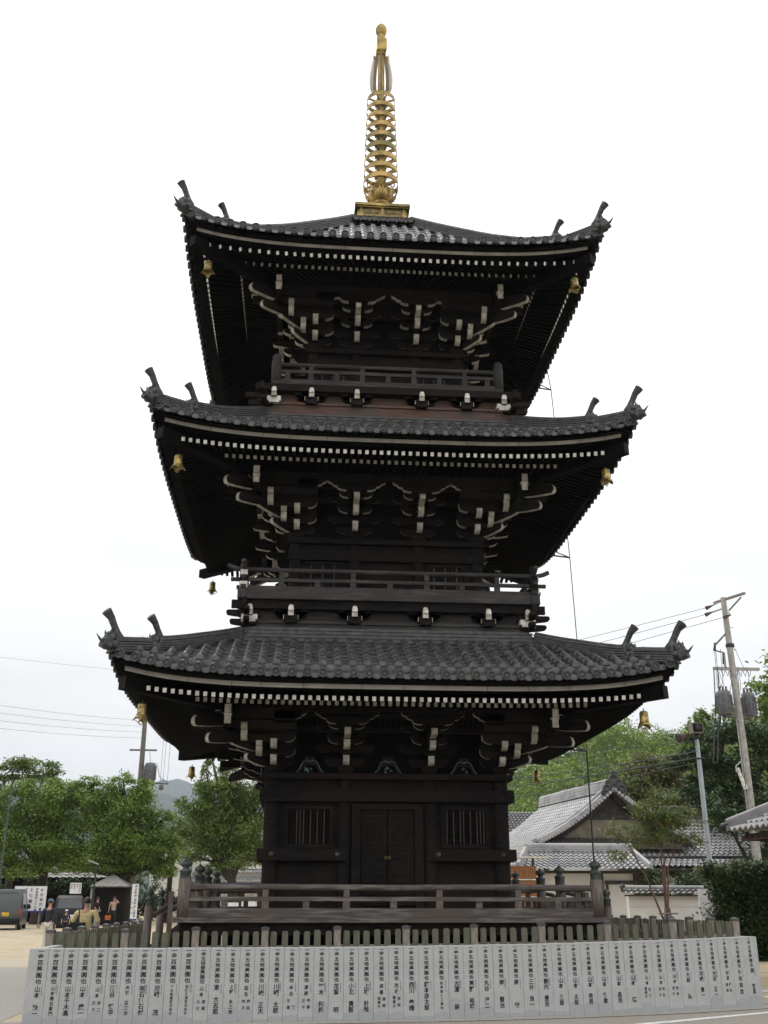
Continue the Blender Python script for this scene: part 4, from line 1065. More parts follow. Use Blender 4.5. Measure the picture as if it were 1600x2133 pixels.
tree('broadleaf_tree', 'broad green tree with the tallest uneven crown beside the brown utility pole', 'tree', (-12.3, 42.4, .3), 3.0, .42,
     [(-15.2, 42.6, 6.6, 1.4, 1.3, 1.1, 2600), (-12.2, 42.2, 6.5, 1.6, 1.3, 1.0, 3000), (-13.2, 42, 4.7, 1.8, 1.3, .9, 3000), (-11.0, 42, 4.8, 1.3, 1.3, .9, 2400), (-13.8, 41.8, 3.6, 1.8, 1.2, .5, 1800), (-10.7, 42.2, 3.5, 1.2, 1.2, .6, 1500), (-14.4, 42.8, 7.6, 1.6, 1.4, 1.0, 3600), (-12.6, 42.6, 7.5, 1.5, 1.3, 1.0, 3300), (-13.6, 42.4, 5.7, 2.2, 1.5, 1.2, 4600), (-11.4, 42.4, 5.6, 1.6, 1.4, 1.2, 3600), (-10.3, 42.3, 4.3, 1.2, 1.3, .9, 2200), (-14.6, 42, 4.2, 1.7, 1.4, .8, 3000), (-12.2, 41.8, 4.2, 1.6, 1.3, .8, 2800), (-13.0, 42.6, 8.8, .7, .7, .35, 500), (-11.6, 42.6, 8.6, .5, .5, .25, 260), (-10.0, 42.4, 6.6, .6, .6, .3, 320), (-9.6, 42.2, 5.2, .6, .6, .35, 320), (-15.9, 42.5, 7.6, .6, .6, .3, 300), (-9.9, 42, 3.3, .8, .7, .35, 420), (-16.4, 42, 3.5, .8, .7, .3, 420), (-15.2, 42.8, 8.6, .8, .7, .35, 500)], .165, m_leafA, 3, dens=1.6, group='trees beside the car park')
tree('cherry_tree', 'cherry tree with long arching twigs beside the left wall of the pagoda', 'tree', (-5.4, 36.2, .3), 2.6, .26,
     [(-6.4, 36, 6.6, 1.3, 1.1, .9, 2600), (-4.6, 36, 5.2, 1.5, 1.2, 1.0, 3000), (-7.0, 36, 5.2, 1.2, 1.1, .8, 1900), (-5.9, 36, 8.2, .9, .8, .6, 1000), (-4.2, 36, 7.5, 1.1, 1, .8, 1500), (-7.0, 36.2, 7.6, .8, .9, .9, 1500), (-5.6, 36.1, 7.2, 1.5, 1.3, .9, 3300), (-7.7, 36.2, 6.2, 1.1, 1.1, .8, 1900), (-5.8, 36, 5.5, 1.9, 1.3, 1.1, 4300), (-4.0, 36, 6.3, 1.5, 1.2, 1.4, 3600), (-6.8, 36.2, 4.3, 1.1, 1.1, .6, 1700), (-4.8, 36, 4.0, 1.5, 1.2, .8, 2600), (-7.3, 36.2, 8.7, .25, .3, .55, 240), (-7.0, 36.2, 9.2, .15, .2, .3, 90), (-8.6, 36.2, 6.9, .4, .4, .25, 180), (-8.7, 36.2, 5.2, .5, .5, .3, 240), (-7.8, 36.2, 3.9, .5, .5, .3, 260), (-6.3, 36.2, 3.4, .7, .6, .25, 420)], .155, m_leafB, 4, flat_=.8, dens=1.55)
tree('small_tree', 'yellowish small tree behind the foot of the brown utility pole', 'tree', (-10.3, 47.8, .3), 3.4, .18,
     [(-10.2, 48.3, 6.4, 1.0, 1.1, .7, 1200), (-9.4, 47.6, 5.4, 1.1, 1.1, .8, 1500), (-11.0, 48, 5.3, 1.1, 1.1, .8, 1300)], .22, m_leafB, 5)
# undergrowth at the edge of the car park
mb = MB(); mb.fix = False
leaves(mb, [(-12.5+i*1.35, 50.5+(i % 3)*.7, 1.3, .9, .8, .9, 900) for i in range(9)], .22, m_leafC, 61)
leaves(mb, [(-25+i*1.1, 49.0+(i % 3)*.4, 1.3+.5*(i % 2), .8, .5, 1.0, 700) for i in range(5)]+[(-19.2+i*1.0, 49.3, 2.6, .7, .5, .5, 420) for i in range(5)], .2, m_leafC, 66)
leaves(mb, [(-24+i*1.5, 56+(i % 2), 1.9, 1.0, .8, 1.6, 800) for i in range(9)], .25, m_leafC, 62)
tag(mb.build('undergrowth'), kind='stuff')
tag(bpy.data.objects['undergrowth'], 'dark green bushes massed behind the car park', 'bushes')
mb = MB(); mb.fix = False
leaves(mb, [(-70+i*4.3+random.uniform(-1, 1), 95+random.uniform(-4, 8), 2.0+random.uniform(0, 1), 3.2, 2.5, 2.2, 420) for i in range(38)], .6, m_leafC, 63, sub=14)
tag(mb.build('distant_treeline'), 'dark belt of far trees behind the temple grounds', 'trees', kind='stuff')

# ---- bamboo hill on the right
def hillz(x, y):
    u = (x-6)/62; e = smooth01((y-58)/100)
    prof = 7+20*smooth01((x+8)/72)+2.2*math.sin(x*.17)+1.2*math.sin(x*.41+1)
    return max(0, e*prof*smooth01((x+20)/30))
mb = MB(); hx = list(range(-20, 150, 5)); hy = list(range(54, 240, 6))
mb.add([(x, y, hillz(x, y)-.2) for y in hy for x in hx], [(j*len(hx)+i, j*len(hx)+i+1, (j+1)*len(hx)+i+1, (j+1)*len(hx)+i) for j in range(len(hy)-1) for i in range(len(hx)-1)], m_hill, True)
tag(mb.build('hill'), kind='structure')
mb = MB(); mb.fix = False; rnd = random.Random(8); cl_ = []
while len(cl_) < 2300:
    y = rnd.uniform(60, 168); x = rnd.uniform(8, 90)
    d = y+24.4; pxn = (x+1.8)/d
    if pxn < .14 or pxn > .53: continue
    z = hillz(x, y); rr = rnd.uniform(1.0, 2.0)
    cl_.append((x, y, z+rr*.9+rnd.uniform(0, 1.6), rr*.85, rr*.85, rr*1.25, 70))
leaves(mb, cl_, .48, m_leafD, 9, flat_=.7, sub=5, droop=.6)
tag(mb.build('bamboo_grove'), 'bright green bamboo grove covering the hillside on the right', 'bamboo grove', kind='stuff')

pg = 'dark evergreens behind the concrete utility pole'
tree('evergreen_tree', 'tallest evergreen, cut by the right edge of the photo', 'tree', (25.4, 33, 0), 6, .4,
     [(25.0, 32, 13.0, 1.2, 1.3, .8, 1500), (24.4, 32, 11.4, 1.5, 1.4, 1.0, 2400), (26.2, 32, 11.5, 1.5, 1.4, 1.4, 1800), (26.0, 32, 14.6, 1.0, 1.2, .8, 900), (25.4, 32, 9.6, 2.1, 1.5, 1.0, 2400)], .26, m_leafA, 11, group=pg)
tree('evergreen_tree', 'small dark evergreen poking above the loudspeaker', 'tree', (21.4, 34.5, 0), 6, .3,
     [(21.4, 34, 11.4, .8, .9, .7, 1000), (21.2, 34, 10.2, 1.1, 1.1, .7, 1400), (22.8, 34, 11.9, .6, .8, .9, 600), (21.8, 34, 8.8, 1.5, 1.3, .8, 1600)], .25, m_leafA, 12, group=pg)
tree('evergreen_tree', 'layered dark pine directly behind the concrete utility pole', 'tree', (18.2, 25.5, 0), 4.2, .4,
     [(18.8, 25, 9.3, 2.0, 1.4, .45, 2500), (17.3, 25, 8.1, 1.7, 1.4, .5, 2200), (19.6, 25, 7.6, 2.0, 1.4, .6, 2600), (17.3, 25, 6.6, 1.6, 1.4, .6, 2200), (19.3, 25, 6.0, 2.3, 1.4, .7, 2700), (21.5, 25.3, 8.8, 1.8, 1.3, 1.0, 2000), (20.4, 25, 4.6, 2.2, 1.4, .9, 2400)], .22, m_leafC, 13, group=pg)
tree('evergreen_tree', 'round dark tree between the tiled building and the right edge', 'tree', (17.8, 19.9, 0), 2.2, .25,
     [(16.4, 20.2, 5.1, 1.1, 1.0, .7, 1700), (18.3, 20.2, 5.0, 1.3, 1.1, .9, 2000), (18.5, 20, 3.2, 1.4, 1.1, 1.0, 1800)], .18, m_leafC, 14, group=pg)
tree('olive_green_tree', 'wide olive green tree with reddish tips behind the tiled roofs', 'tree', (18.6, 36, 0), 4, .3,
     [(18.0, 36, 8.6, 1.7, 1.6, .9, 2400), (20.0, 36, 9.1, 1.6, 1.5, .9, 2200), (16.8, 36, 7.1, 1.6, 1.4, .9, 2200), (19.0, 36, 7.2, 1.9, 1.5, 1.1, 2700), (21.0, 36, 7.2, 1.5, 1.5, 1.1, 2000), (18.0, 36, 5.8, 2.4, 1.5, .8, 2600)], .22, m_leafE, 15)
tree('evergreen_tree', 'low dark tree under the eaves of the tiled building', 'tree', (12.9, 17.6, 0), 1.2, .15,
     [(12.6, 17.6, 2.3, .9, .7, .55, 1500), (14.2, 17.8, 2.4, .9, .7, .5, 1400), (15.6, 17.6, 2.6, .8, .7, .6, 1100)], .14, m_leafC, 16)
# young maple with stakes
yt = tree('young_maple', 'young staked maple with reddish stems in front of the white garden wall', 'tree', (8.62, 5.9, 0), 1.15, .065,
     [(8.5, 5.9, 3.75, .9, .5, .4, 1500), (8.9, 5.9, 4.1, .7, .5, .4, 900), (7.5, 5.9, 3.55, .55, .5, .3, 520), (8.3, 5.9, 4.0, .6, .5, .35, 620), (8.9, 5.9, 4.5, .45, .5, .28, 420), (9.3, 5.8, 3.9, .6, .5, .35, 560), (8.9, 5.9, 3.4, .7, .5, .35, 620), (7.35, 5.9, 2.85, .35, .3, .18, 190), (9.6, 5.9, 3.3, .3, .3, .2, 200), (8.1, 5.9, 3.2, .45, .4, .2, 300)], .10, m_leafF, 17, mt=m_trunk2, bark_to=[(8.3, 5.9, 3.9, .6, .5, .35, 0), (8.9, 5.9, 4.3, .45, .5, .28, 0), (9.3, 5.8, 3.8, .6, .5, .35, 0), (7.6, 5.9, 3.3, .4, .4, .3, 0)])
st = MB()
for s in (-1, 1): st.tube([(s*.26, -.12, 0), (s*.06, 0, 1.45)], .025, m_fpost, 6)
st.tube([(-.28, -.06, 1.3), (.28, -.06, 1.3)], .022, m_fpost, 6); st.tube([(.2, .15, 0), (.05, .02, 1.4)], .025, m_fpost, 6)
st.build('stake', yt)
# clipped hedge on the right
mb = MB(); mb.fix = False
cl_ = [(10.75+i*.45, 7.15+random.uniform(-.12, .12), z, .5, .34, .42, 1150) for i in range(11) for z in (.3, .85, 1.4, 1.95, 2.35)]
leaves(mb, cl_, .11, m_leafC, 18, sub=16)
leaves(mb, [(10.6+i*.5, 7.4, 2.5, .5, .5, .22, 420) for i in range(9)], .10, m_leafE, 19)
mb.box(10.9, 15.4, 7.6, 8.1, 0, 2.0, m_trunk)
tag(mb.build('hedge'), 'tall dark clipped hedge to the right of the white garden wall', 'hedge')

# ---- distant mountains
def mountain(name, y, prof, back):
    mb = MB(); n = 120; x0, x1 = prof[0][0], prof[-1][0]; vs = []
    for i in range(n+1):
        x = x0+(x1-x0)*i/n; h = interp(prof, x)+6*math.sin(x*.031)+4*math.sin(x*.083+1)+2.5*math.sin(x*.19)
        for k, (dy, f) in enumerate(((-700, 0), (-350, .45), (-120, .82), (0, 1), (150, .8), (back, 0))): vs.append((x, y+dy*(1+.08*math.sin(x*.02+k)), max(-5, h*f)))
    mb.add(vs, [(i*6+k, (i+1)*6+k, (i+1)*6+k+1, i*6+k+1) for i in range(n) for k in range(5)], m_mtn, True)
    tag(mb.build(name), kind='structure')
mountain('mountain_range', 2300, [(-1500, 190), (-900, 222), (-740, 235), (-560, 232), (-480, 236), (-400, 226), (-330, 215), (-290, 220), (-250, 212), (-150, 195), (0, 185), (300, 170), (900, 150)], 900)
mountain('far_mountain', 3900, [(-1800, 300), (-1150, 350), (-1020, 385), (-900, 430), (-800, 395), (-700, 360), (-560, 400), (-470, 432), (-400, 410), (-300, 380), (-100, 330), (400, 260)], 900)

# ================================================================== BUILDINGS
def tiled(mb, fn, nc, nk, m, amp=.04, stp=.055, lipm=None):
    """wavy pantile sheet: fn(u, v) with v running up the slope"""
    us = []; per = 5
    for i in range(nc*per+1): us.append(i/(nc*per))
    rows = []
    for k in range(nk):
        rows += [(k/nk, stp), ((k+1)/nk-1e-4, 0)]
    vs = []
    for v, dz in rows:
        for i, u in enumerate(us):
            p = fn(u, v); s = math.sin(2*PI*u*nc); vs.append((p[0], p[1], p[2]+dz+amp*s+amp*.4*math.sin(4*PI*u*nc)))
    n = len(us)
    F = lambda r: [(r*n+i, r*n+i+1, (r+1)*n+i+1, (r+1)*n+i) for i in range(n-1)]
    mb.add(vs, sum((F(r) for r in range(0, len(rows)-1, 2)), []), m, True)
    mb.add(vs, sum((F(r) for r in range(1, len(rows)-1, 2)), []), m_tile if m is m_htile else m, False)  # silver roofs: course lips in dark tile, shadow lines put into the colour
def lerp(a, b, t): return tuple(a[i]+(b[i]-a[i])*t for i in range(3))
def quadfn(a, b, c, d, sag=0.0):
    def f(u, v):
        p = lerp(lerp(a, b, u), lerp(d, c, u), v); return (p[0], p[1], p[2]-sag*math.sin(PI*v))
    return f
def ridge_tube(mb, pts, w=.26, h=.3, m=None, cap=.09):
    m = m or m_htile
    for a, b in zip(pts, pts[1:]):
        a = Vector(a); b = Vector(b)
        for k in range(3): mb.beam(a+Vector((0, 0, h*(k+.5)/3)), b+Vector((0, 0, h*(k+.5)/3)), w-.03*k, h/3-.012, m)
    mb.tube([Vector(p)+Vector((0, 0, h+.02)) for p in pts], cap, m, 8)
# main hall with a gable facing the viewer
hall = empty('temple_hall', (12, 24, 0), 'temple hall with silver tiled roof and a curved gable facing the viewer', 'hall')

def part(mb, name, parent):
    o = mb.build(name, parent); px, py, pz = parent.location if parent.parent is None else (0, 0, 0)
    if parent.parent is None: o.location = (-px, -py, -pz)
    return o
PK, PKb = (12.33, 22.7, 6.35), (11.33, 32.8, 6.45)
LB, LBb = (8.75, 22.75, 3.98), (7.7, 33.0, 4.1); RB, RBb = (15.9, 22.5, 3.98), (15.2, 32.6, 4.1)
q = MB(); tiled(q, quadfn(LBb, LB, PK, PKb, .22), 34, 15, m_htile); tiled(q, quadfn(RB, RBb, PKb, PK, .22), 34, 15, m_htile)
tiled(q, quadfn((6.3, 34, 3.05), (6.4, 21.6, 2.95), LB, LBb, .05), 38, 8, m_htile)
rf = part(q, 'roof', hall)
q = MB(); ridge_tube(q, [(PK[0], PK[1]-.15, PK[2]), PKb], .34, .42, cap=.12)
for (e, s) in ((LB, 1), (RB, -1)):                       # thick curved verges and descending ridges
    for off, mm, hh in ((-.05, m_htile, .16), (1.0, m_htile, .2)):
        pts = []
        for k in range(9):
            v = k/8; p = lerp(e, PK, v); pts.append((p[0], p[1]+off, p[2]-.22*math.sin(PI*v)+.02))
        ridge_tube(q, pts, .30, hh, mm, .09)
    for k in range(26):                                  # round verge tile ends
        v = (k+.5)/26; p = lerp(e, PK, v); z = p[2]-.22*math.sin(PI*v)
        q.tube([(p[0], p[1]-.1, z+.06), (p[0], p[1]-.34, z+.06)], .075, m_htile, 8)
part(q, 'ridge', hall)
q = MB()                                                 # ridge-end tile with scrolls
for (x, z, r) in ((0, .38, .24), (-.2, .2, .2), (.2, .2, .2), (-.36, -.02, .17), (.36, -.02, .17), (0, .05, .22), (0, .66, .12), (-.5, -.22, .12), (.5, -.22, .12)):
    Tm = Matrix.Translation((PK[0]+x, PK[1]-.30, PK[2]+.1+z)) @ Matrix.Rotation(R(90), 4, 'X')
    q.lathe([(r, -.1), (r, .03), (r*.7, .06), (r*.66, .03)], m_orn, 12, T=Tm)
part(q, 'gable_ornament', hall)
q = MB(); seg = 8; L_ = [lerp(LB, PK, k/seg) for k in range(seg+1)]; R_ = [lerp(RB, PK, k/seg) for k in range(seg)]
poly = [(p[0], p[2]-.22*math.sin(PI*k/seg)-.05) for k, p in enumerate(L_)]+[(p[0], p[2]-.22*math.sin(PI*(seg-1-k)/seg)-.05) for k, p in enumerate(R_[::-1])]
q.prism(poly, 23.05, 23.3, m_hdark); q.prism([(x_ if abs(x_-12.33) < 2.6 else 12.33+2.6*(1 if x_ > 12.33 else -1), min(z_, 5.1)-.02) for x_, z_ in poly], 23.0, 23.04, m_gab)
for sg, e in ((1, LB), (-1, RB)):
    pts = [lerp(e, PK, k/8) for k in range(9)]
    for k in range(8):
        a, b = pts[k], pts[k+1]; za = a[2]-.22*math.sin(PI*k/8)-.16; zb_ = b[2]-.22*math.sin(PI*(k+1)/8)-.16
        q.beam((a[0], 22.9, za), (b[0], 22.9, zb_), .08, .22, m_hdark)
part(q, 'gable', hall)
q = MB(); q.box(6.9, 15.6, 22.4, 33, -.1, 3.9, m_plas)
for x in (6.9, 9.0, 11.1, 13.2, 15.4): q.box(x-.1, x+.1, 22.3, 22.39, 0, 3.9, m_hdark)
part(q, 'wall', hall)
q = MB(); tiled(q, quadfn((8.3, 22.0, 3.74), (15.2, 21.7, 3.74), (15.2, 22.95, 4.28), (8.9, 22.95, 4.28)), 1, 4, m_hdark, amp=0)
for k in range(30): q.beam((8.6+k*.22, 21.85, 3.76), (8.9+k*.2, 22.9, 4.3), .05, .05, m_beam)
part(q, 'gable_pent_roof', hall)
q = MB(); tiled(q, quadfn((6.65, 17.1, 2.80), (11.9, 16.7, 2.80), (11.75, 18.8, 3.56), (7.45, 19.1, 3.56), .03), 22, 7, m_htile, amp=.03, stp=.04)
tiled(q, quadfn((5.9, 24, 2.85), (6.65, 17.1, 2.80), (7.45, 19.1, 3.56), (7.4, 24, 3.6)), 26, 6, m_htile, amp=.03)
pr = part(q, 'porch_roof', hall)
q = MB(); ridge_tube(q, [(7.4, 19.1, 3.54), (11.8, 18.8, 3.54)], .3, .2, cap=.1); ridge_tube(q, [(6.7, 17.15, 2.82), (7.05, 18.1, 3.2), (7.45, 19.1, 3.55)], .22, .14, cap=.08)
ridge_tube(q, [(11.85, 16.75, 2.82), (11.75, 18.8, 3.55)], .2, .1, cap=.08); part(q, 'porch_ridge', hall)
q = MB(); q.box(7.0, 11.6, 17.9, 18.05, -.1, 2.72, m_plas); q.box(6.8, 11.7, 17.6, 18.3, 2.66, 2.76, m_hdark)
for x in (10.12, 11.55): q.box(x-.09, x+.09, 17.75, 17.89, 0, 2.7, m_hdark)
q.box(10.3, 11.5, 17.80, 17.89, 2.26, 2.40, m_hdark); q.box(7.0, 10.0, 17.8, 17.895, 0, 1.75, m_hdark); q.box(10.35, 10.42, 17.83, 17.895, 0, 2.25, m_hdark)
part(q, 'porch_wall', hall)
# hipped building at the right
hb2 = empty('hipped_building', (15.5, 25, 0), 'low building with hipped silver tiled roof, behind the loudspeaker pole', 'building')
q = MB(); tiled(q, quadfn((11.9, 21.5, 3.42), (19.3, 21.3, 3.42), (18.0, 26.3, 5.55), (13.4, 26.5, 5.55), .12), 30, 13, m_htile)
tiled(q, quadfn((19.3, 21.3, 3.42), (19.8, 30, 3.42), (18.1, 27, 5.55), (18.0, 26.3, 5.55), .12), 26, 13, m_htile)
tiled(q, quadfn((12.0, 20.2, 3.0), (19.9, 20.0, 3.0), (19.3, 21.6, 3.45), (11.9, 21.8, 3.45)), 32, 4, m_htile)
part(q, 'roof', hb2)
q = MB(); ridge_tube(q, [(13.3, 26.5, 5.5), (18.1, 26.3, 5.5)], .34, .38, cap=.12); ridge_tube(q, [(18.0, 26.3, 5.5), (18.7, 23.9, 4.3), (19.3, 21.3, 3.45)], .28, .2, cap=.1); ridge_tube(q, [(12.0, 21.4, 3.35), (19.3, 21.2, 3.35)], .16, .08, m_orn, .05)
part(q, 'ridge', hb2)
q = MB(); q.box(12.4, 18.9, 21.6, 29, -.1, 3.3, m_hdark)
for x in (13.4, 15.2, 17.1): q.box(x, x+1.1, 21.5, 21.59, .5, 2.6, m_plas)
q.box(12.0, 19.8, 20.3, 21.6, 2.86, 2.96, m_hdark)
part(q, 'wall', hb2)
# plain grey roof far behind
h3 = empty('grey_roofed_house', (12, 46, 0), 'plain grey roofed house beyond the left end of the hall ridge', 'house')
q = MB(); tiled(q, quadfn((8.6, 44.0, 5.9), (15.2, 43.7, 5.9), (15.0, 46.5, 7.3), (8.8, 46.8, 7.3)), 26, 8, m_tile); part(q, 'roof', h3)
q = MB(); q.box(9.0, 14.8, 44.6, 48.5, -.1, 5.9, m_plas); part(q, 'wall', h3)
# roof corner at the right edge
g = empty('gatehouse', (10.8, -1.5, 0), 'tiled roof corner with brown eaves poking in from the right edge', 'gatehouse')
q = MB(); cor = (8.55, .95, 3.20)
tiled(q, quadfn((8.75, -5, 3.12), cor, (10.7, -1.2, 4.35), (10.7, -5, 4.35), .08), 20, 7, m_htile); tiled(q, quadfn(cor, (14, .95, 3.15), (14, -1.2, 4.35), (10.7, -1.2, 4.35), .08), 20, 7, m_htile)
rf = part(q, 'roof', g); q = MB(); ridge_tube(q, [(8.6, .9, 3.22), (9.6, -.1, 3.66), (10.7, -1.2, 4.33)], .24, .18, cap=.09); q.tube([(8.50, 1.0, 3.30), (8.65, .85, 3.34)], .11, m_orn, 10); part(q, 'ridge', g)
q = MB(); q.box(8.85, 8.95, -5, .75, 2.98, 3.10, m_redw); q.box(8.95, 14, .65, .75, 2.98, 3.10, m_redw)
for k in range(18): q.box(8.8, 10.2, -4.9+k*.31, -4.83+k*.31, 3.03, 3.09, m_hdark)
q.box(8.9, 14, -5, .7, 3.10, 3.13, m_hdark); part(q, 'eaves', g)
q = MB(); q.box(10.0, 14, -5, -.4, -.05, 3.0, m_hdark); q.box(9.9, 10.08, -.5, -.32, 0, 3.0, m_redw); part(q, 'wall', g)
# garden wall
gw = empty('garden_wall', (10.2, 10.8, 0), 'white plastered garden wall with a tiled coping behind the young maple', 'wall')
q = MB(); q.box(9.0, 11.5, 10.7, 10.95, -.05, 1.80, m_gwall)
for z in (.55, 1.05, 1.45): q.box(8.995, 11.505, 10.694, 10.699, z, z+.012, m_htile)
part(q, 'wall', gw)
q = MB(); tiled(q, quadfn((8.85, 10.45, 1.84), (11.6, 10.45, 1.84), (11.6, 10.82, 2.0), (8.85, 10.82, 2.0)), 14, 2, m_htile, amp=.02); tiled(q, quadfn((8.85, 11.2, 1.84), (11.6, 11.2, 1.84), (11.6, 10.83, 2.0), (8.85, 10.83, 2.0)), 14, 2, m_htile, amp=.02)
ridge_tube(q, [(8.85, 10.83, 1.97), (11.6, 10.83, 1.97)], .14, .07, cap=.06); q.box(9, 11.5, 10.5, 11.15, 1.78, 1.83, m_hdark); q.tube([(8.8, 10.83, 2.03), (8.92, 10.83, 2.12)], .08, m_orn, 8); part(q, 'coping', gw)
q = MB(); q.box(11.0, 11.3, 9.72, 9.78, 0, 2.0, m_sign); tag(q.build('white_marker_board'), 'narrow white upright board at the right end of the garden wall', 'board')
# bamboo screen
bs = empty('bamboo_screen', (6.5, 15, 0), 'orange-brown bamboo screen with white battens beside the pagoda wall', 'screen')
q = MB()
for k in range(14): q.tube([(5.9+k*.078, 15.1, 0), (5.9+k*.078, 15.1, 2.84)], .038, m_bam, 6)
part(q, 'bamboo_panel', bs); q = MB()
for z in (2.35, 1.75, 1.1): q.box(5.86, 6.96, 15.04, 15.06, z, z+.04, m_white)
part(q, 'batten', bs)
q = MB(); q.box(5.9, 7.4, 14.8, 15.9, 3.12, 3.17, m_white); q.box(6.82, 6.9, 15.15, 15.25, 2.8, 3.12, m_redw); part(q, 'canopy', bs)
# left background buildings
hut = empty('dark_hut', (-20, 51, .3), 'long dark timber hut with weathered roof under the trees by the van', 'hut')
q = MB(); q.box(-26, -14.6, 50.5, 54, 0, 2.85, m_dark)
for x in (-19.4, -17.8): q.box(x, x+.14, 50.3, 50.49, 0, 2.9, m_trunk)
part(q, 'wall', hut); q = MB(); tiled(q, quadfn((-27, 49.6, 2.75), (-14.2, 49.4, 2.75), (-14.6, 52.3, 3.9), (-27, 52.5, 3.9)), 30, 6, m_conc, amp=.03); part(q, 'roof', hut)
for o in hut.children: o.location.z = .0
sh = empty('small_shed', (-13, 40, .3), 'small grey shed with a pyramid roof behind the two standing people', 'shed')
q = MB(); ap = (-12.85, 41.5, 3.12); c4 = [(-14.0, 40.3, 2.42), (-11.7, 40.2, 2.42), (-11.6, 42.6, 2.42), (-14.0, 42.7, 2.42)]
q.add(c4+[ap], [(0, 1, 4), (1, 2, 4), (2, 3, 4), (3, 0, 4)], m_conc); q.box(-14.0, -11.6, 40.25, 42.6, 2.34, 2.41, m_hdark); part(q, 'roof', sh)
q = MB(); q.box(-13.7, -11.95, 40.7, 42.3, 0, 2.34, m_dark); q.box(-13.9, -13.82, 40.35, 40.43, 0, 2.34, m_conc); part(q, 'wall', sh)
wb = empty('white_house', (-11.5, 62, .3), 'plain white house between the broad tree and the cherry tree', 'house')
q = MB(); q.prism([(-13.3, 0), (-9.9, 0), (-9.9, 6.35), (-10.9, 6.6), (-12.1, 5.2), (-13.3, 4.0)], 60.5, 66, m_cream); part(q, 'wall', wb)
q = MB()
for z in (2.4, 3.6): q.box(-13.3, -9.9, 60.485, 60.498, z, z+.02, m_conc)
q.box(-10.5, -10.3, 60.3, 60.49, 4.6, 4.9, m_hdark); part(q, 'wall_trim', wb)
q = MB(); q.beam((-13.5, 60.3, 3.95), (-10.85, 60.3, 6.75), .5, .12, m_tile); q.beam((-10.9, 60.3, 6.75), (-9.6, 60.3, 6.4), .5, .12, m_tile); part(q, 'roof', wb)
h4 = empty('low_tiled_house', (-5.5, 46, .3), 'low house with grey tiled eaves seen under the cherry tree', 'house')
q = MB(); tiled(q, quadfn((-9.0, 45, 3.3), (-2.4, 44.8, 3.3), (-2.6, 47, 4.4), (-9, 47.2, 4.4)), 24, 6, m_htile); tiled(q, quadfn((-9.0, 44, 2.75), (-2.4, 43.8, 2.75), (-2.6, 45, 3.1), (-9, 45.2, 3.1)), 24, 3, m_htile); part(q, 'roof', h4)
q = MB(); q.box(-8.6, -2.8, 45.3, 49, 0, 4.0, m_plas); q.box(-8.6, -2.8, 45.2, 45.29, .3, 2.3, m_hdark); q.box(-6.9, -6.1, 45.1, 45.19, .9, 2.2, m_white); q.box(-5.2, -4.4, 45.1, 45.19, .9, 2.2, m_white); q.box(-8.9, -2.5, 44.1, 44.16, 2.55, 2.7, m_blue); part(q, 'wall', h4)
bt = empty('white_notice_table', (-4.8, 33, .2), 'white papers on a stand glimpsed through the left railing', 'notice stand')
q = MB(); q.box(-.8, -.1, 0, .05, .75, 1.35, m_sign); q.box(.05, .8, 0, .05, .95, 1.4, m_sign); q.build('notice_sheet', bt); q = MB()
for x in (-.75, -.15, .1, .75): q.box(x-.03, x+.03, .06, .1, 0, 1.5, m_iron)
q.build('frame', bt)

# ================================================================== POLES AND WIRES
up_ = empty('utility_pole', (17.25, 19.3, 0), 'tall concrete utility pole with two transformers at the right', 'utility pole')
q = MB(); q.tube([(0, 0, 0), (0, 0, 8), (-.1, 0, 14.6)], [.20, .165, .12], m_conc, 16)
for z in range(3, 14, 1): q.tube([(-.22, 0, z+.2), (.22, 0, z+.2)], .012, m_iron, 4)
q.lathe([(.19, 12.3), (.19, 12.45)], m_iron, 12, c=(-.05, 0, 0)); q.build('shaft', up_)
q = MB(); q.beam((-.95, 0, 11.32), (1.15, 0, 11.32), .1, .13, m_conc); q.beam((-.25, .7, 14.55), (.35, -1.3, 14.45), .1, .1, m_fpost); q.beam((-.1, 0, 13.0), (-.85, -.2, 12.3), .07, .07, m_trans)
q.beam((.1, 0, 14.0), (.3, -1.0, 14.35), .05, .05, m_trans); q.build('crossarm', up_)
for (x, y, z, r) in ((-.66, -.1, 9.25, .32), (.60, .25, 9.25, .29)):
    q = MB(); q.lathe([(r*.9, z), (r, z+.05), (r, z+.95), (r*.9, z+1.02), (r*.3, z+1.08)], m_trans, 20, c=(x, y, 0))
    for k in range(14): a = k*2*PI/14; q.box(-.012, .012, -.03, .03, z+.1, z+.85, m_trans, T=Matrix.Translation((x+r*1.04*math.cos(a), y+r*1.04*math.sin(a), 0)) @ rotz(a+PI/2))
    for k in (-.15, 0, .15): q.lathe([(.05, z+1.0), (.07, z+1.08), (.04, z+1.14), (.05, z+1.25)], m_redw, 8, c=(x+k, y, 0))
    q.beam((x, y, z-.05), (0, 0, z-.05), .1, .08, m_trans); q.build('transformer', up_)
ins_pts = [(-.62, .5, 14.25), (-.80, .2, 13.85), (-.25, -.5, 13.55)]
for (x, y, z) in ins_pts:
    q = MB(); q.tube([(-.05, y*.6, z+.3), (x+.15, y, z+.1)], [.03, .04], m_conc, 6); q.tube([(x+.2, y, z+.12), (x-.12, y, z-.02)], [.03, .10], m_redw, 7); q.build('insulator', up_)
q = MB()
for k in range(3):
    q.tube([(-.8, -.15, 12.35+.05*k), (-.85+.02*k, -.1, 12.1)], .05, m_iron, 6)
q.build('cable_clamp', up_)
q = MB()
for k, (x, t) in enumerate(((-.83, -.9), (-.77, -.75), (-.55, -.62))): q.tube([(x, -.1, 12.2), (x-.02, -.1, 11.4), (t, -.1, 10.4)], .012, m_wire, 4)
for x in (-.9, -.72): q.tube([(x, .05, 11.3), (x-.1, .05, 9.8), (x-.5, .05, 7.2)], .025, m_wire, 5)
